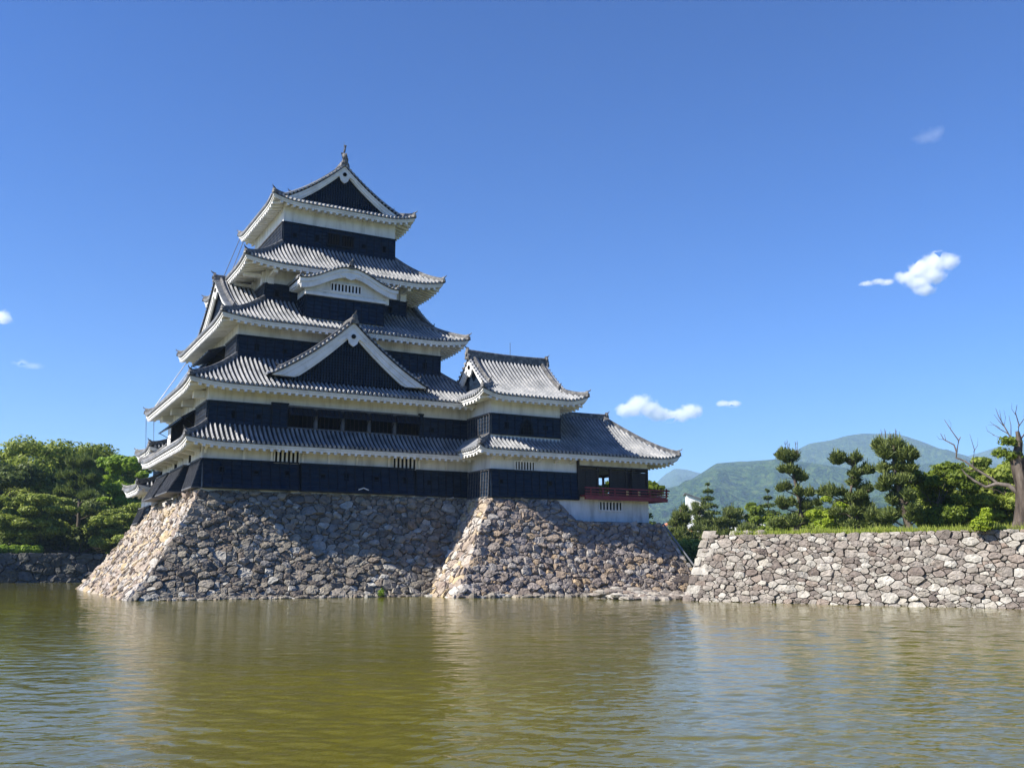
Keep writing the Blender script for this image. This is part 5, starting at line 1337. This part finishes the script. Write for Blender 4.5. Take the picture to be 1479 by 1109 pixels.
# --- houses in the town
def house(x, y, z, w, d, h, rh, rot, label, wall='house_wall', roof='house_roof', mono=False, name='house', nwin=2):
    root = thing(name, label, 'house', (x, y, z)); root.rotation_euler = (0, 0, R(rot))
    def tr(mb):   # build in local space
        o = (x, y, z); mb.v = [(a + o[0], b_ + o[1], c + o[2]) for a, b_, c in mb.v]; return mb
    m = MB(); m.box(-w / 2, w / 2, -d / 2, d / 2, 0, h)
    if mono: m.hexa([(-w / 2, -d / 2, h), (w / 2, -d / 2, h), (w / 2, d / 2, h), (-w / 2, d / 2, h), (-w / 2, -d / 2, h + rh), (w / 2, -d / 2, h + .05), (w / 2, d / 2, h + .05), (-w / 2, d / 2, h + rh)])
    else: m.poly([(-w / 2, -d / 2, h), (w / 2, -d / 2, h), (0, -d / 2, h + rh)]); m.poly([(-w / 2, d / 2, h), (w / 2, d / 2, h), (0, d / 2, h + rh)])
    wo = tr(m).build('wall', M[wall], root)
    m = MB(); e = .35
    if mono: m.hexa([(-w / 2 - e, -d / 2 - e, h + rh + .02), (w / 2 + e, -d / 2 - e, h), (w / 2 + e, d / 2 + e, h), (-w / 2 - e, d / 2 + e, h + rh + .02), (-w / 2 - e, -d / 2 - e, h + rh + .2), (w / 2 + e, -d / 2 - e, h + .2), (w / 2 + e, d / 2 + e, h + .2), (-w / 2 - e, d / 2 + e, h + rh + .2)])
    else:
        for s in (-1, 1): m.hexa([(0, -d / 2 - e, h + rh), (s * (w / 2 + e), -d / 2 - e, h - .2), (s * (w / 2 + e), d / 2 + e, h - .2), (0, d / 2 + e, h + rh), (0, -d / 2 - e, h + rh + .2), (s * (w / 2 + e), -d / 2 - e, h), (s * (w / 2 + e), d / 2 + e, h), (0, d / 2 + e, h + rh + .2)])
    tr(m).build('roof', M[roof], root)
    for k in range(nwin):
        wx = -w / 2 + w * (k + .5) / nwin; m = MB(); m.box(wx - .45, wx + .45, -d / 2 - .03, -d / 2 + .02, h - 1.9, h - .8); po = tr(m).build('window', M['pane'], root)
        m = MB(); m.box(wx - .52, wx + .52, -d / 2 - .06, -d / 2 - .001, h - 2.0, h - 1.91); m.box(wx - .03, wx + .03, -d / 2 - .05, -d / 2 - .031, h - 1.9, h - .8); tr(m).build('frame', M['house_wall'], po)
    m = MB(); m.box(-w / 2 - .03, -w / 2 + .02, -.6, .6, h - 1.9, h - .8); tr(m).build('window', M['pane'], root)
house(100.9, 124.2, Z0, 2.7, 4.0, 8.6, 1.3, -35, 'narrow white tower house with a slanted dark roof above the trees', mono=True, nwin=1)
house(80, 104, Z0, 6.5, 7, 2.5, 1.6, -30, 'low house with an orange roof glimpsed through the pines', roof='orange_roof')
house(91.5, 89.5, Z0, 5.5, 7, 4.6, 1.6, -48, 'pale house seen behind the leftmost pruned pine')
house(83, 92.5, Z0, 7, 6, 3.4, 1.2, -40, 'low pale building behind the bushes left of the first pruned pine')
house(98, 88, Z0, 8, 7, 3.2, 1.4, -52, 'small white building between the first two pruned pines')
# weathered planks in the gap
pk = thing('plank_stack', 'small stack of weathered grey planks wedged where the retaining wall meets the rocks', 'planks', (37.8, 49.2, .9))
for k in range(4):
    m = MB(); m.box(37.6 + .22 * k, 39.3 + .1 * k, 48.9 + .12 * k, 49.2 + .12 * k, .95 + .10 * k, 1.02 + .10 * k); m.build('plank', M['plank'], pk)

# ================================================================== CLOUDS
def cloud_material(blobs, seed, dens=.06):
    """vapour: density from the distance to the cloud's own lobes, torn by noise"""
    m = bpy.data.materials.new('cloud_vapour'); m.use_nodes = True; t = m.node_tree; n = t.nodes; l = t.links
    n.remove(n['Principled BSDF']); pv = n.new('ShaderNodeVolumePrincipled'); pv.inputs['Color'].default_value = (1, 1, 1, 1); pv.inputs['Anisotropy'].default_value = .2
    tc = n.new('ShaderNodeTexCoord'); best = None
    def M_(op, a, b_, clamp=False):
        x = n.new('ShaderNodeMath'); x.operation = op; x.use_clamp = clamp
        for i, v in ((0, a), (1, b_)):
            if isinstance(v, (int, float)): x.inputs[i].default_value = v
            else: l.new(v, x.inputs[i])
        return x.outputs[0]
    for (x, y, z, r, rz) in blobs:
        a = n.new('ShaderNodeVectorMath'); a.operation = 'SUBTRACT'; l.new(tc.outputs['Object'], a.inputs[0]); a.inputs[1].default_value = (x, y, z)
        s_ = n.new('ShaderNodeVectorMath'); s_.operation = 'DIVIDE'; l.new(a.outputs[0], s_.inputs[0]); s_.inputs[1].default_value = (r, r, rz)
        q = n.new('ShaderNodeVectorMath'); q.operation = 'LENGTH'; l.new(s_.outputs[0], q.inputs[0])
        f = M_('SUBTRACT', 1.0, q.outputs['Value']); best = f if best is None else M_('MAXIMUM', best, f)
    nz = n.new('ShaderNodeTexNoise'); nz.inputs['Scale'].default_value = .03; nz.inputs['Detail'].default_value = 5; nz.inputs['Roughness'].default_value = .62
    mp = n.new('ShaderNodeMapping'); mp.inputs['Location'].default_value = (seed * 50, 0, 0); l.new(tc.outputs['Object'], mp.inputs[0]); l.new(mp.outputs[0], nz.inputs[0])
    d = M_('ADD', best, M_('MULTIPLY', M_('SUBTRACT', nz.outputs['Fac'], .5), 2.0))
    d = M_('MULTIPLY', M_('MULTIPLY', M_('ADD', d, .10), 1.1, True), dens)
    l.new(d, pv.inputs['Density']); l.new(pv.outputs[0], n['Material Output'].inputs['Volume'])
    m.cycles.volume_step_rate = .25
    return m
def cloud(blobs, label, seed, dens=.06):
    import bmesh
    c = np.array(blobs, float); ctr = c[:, :3].mean(0)
    loc = [(x - ctr[0], y - ctr[1], z - ctr[2], r, rz) for x, y, z, r, rz in blobs]
    bm = bmesh.new()
    for x, y, z, r, rz in loc:
        for v in bmesh.ops.create_icosphere(bm, subdivisions=2, radius=1.45)['verts']: v.co = Vector((x + v.co.x * r, y + v.co.y * r, z + v.co.z * rz))
    h = bmesh.ops.convex_hull(bm, input=bm.verts)
    bmesh.ops.delete(bm, geom=list({e for e in h['geom_interior'] + h['geom_unused'] if isinstance(e, bmesh.types.BMVert)}), context='VERTS')
    bmesh.ops.recalc_face_normals(bm, faces=bm.faces)
    me = bpy.data.meshes.new('cloud'); bm.to_mesh(me); bm.free(); me.materials.append(cloud_material(loc, seed, dens))
    o = bpy.data.objects.new('cloud', me); C.objects.link(o); o.location = ctr
    tag(o, label, 'cloud', 'small clouds in the blue sky'); return o
def cp(az, el, D): return (D * math.sin(R(az)), D * math.cos(R(az)), 2 + D * el)
def cl(pts, D, label, seed, dens=.06):
    cloud([(*cp(a, e, D), r * 1.28, rz * 1.25) for a, e, r, rz in pts], label, seed, dens)
cl([(53.55, .2895, 30, 26), (52.9, .290, 36, 30), (52.2, .286, 38, 28), (52.7, .277, 38, 24), (51.95, .272, 36, 24), (51.3, .278, 30, 20), (52.25, .264, 30, 18), (50.3, .2755, 26, 9), (49.9, .277, 24, 7), (49.2, .276, 22, 7)], 4000, 'white puffy cloud with a thin tail on its left, highest at right', 1)
cl([(35.3, .1575, 44, 28), (36.1, .1635, 50, 36), (36.6, .158, 46, 36), (37.2, .1525, 46, 28), (37.85, .1500, 40, 24), (38.5, .1510, 38, 26), (39.1, .1545, 42, 30), (35.7, .1545, 34, 16)], 5000, 'long low white cloud just right of the castle roof', 2)
cl([(40.95, .1614, 34, 12), (41.5, .1612, 32, 13)], 5400, 'small thin cloud to the right of the long low cloud', 3)
cl([(0.0, .2272, 26, 20)], 4000, 'tiny cloud at the left edge of the sky', 4)

cl([(1.61, .1837, 40, 12), (1.1, .1855, 34, 12)], 5000, 'faint wisp of cloud above the left trees', 6, .006)
cl([(53.08, .4208, 34, 14), (53.5, .425, 26, 12)], 3200, 'faintest wisp of cloud, high at the upper right of the sky', 7, .004)

# ================================================================== HAZE (far hills fade to blue)
hz = MB(); hz.box(-7600, 7600, -60, 7600, -2.2, 735); ho = hz.build('haze', None) if False else None
me = bpy.data.meshes.new('haze'); me.from_pydata(hz.v, [], hz.f); ho = bpy.data.objects.new('haze', me); C.objects.link(ho)
hmn = bpy.data.materials.new('pale_air'); hmn.use_nodes = True; t = hmn.node_tree; n = t.nodes; l = t.links
n.remove(n['Principled BSDF']); pv = n.new('ShaderNodeVolumePrincipled'); pv.inputs['Color'].default_value = (.50, .72, 1, 1)
pv.inputs['Density'].default_value = 0.00013; pv.inputs['Anisotropy'].default_value = 0.0
l.new(pv.outputs[0], n['Material Output'].inputs['Volume']); me.materials.append(hmn); ho['kind'] = 'stuff'
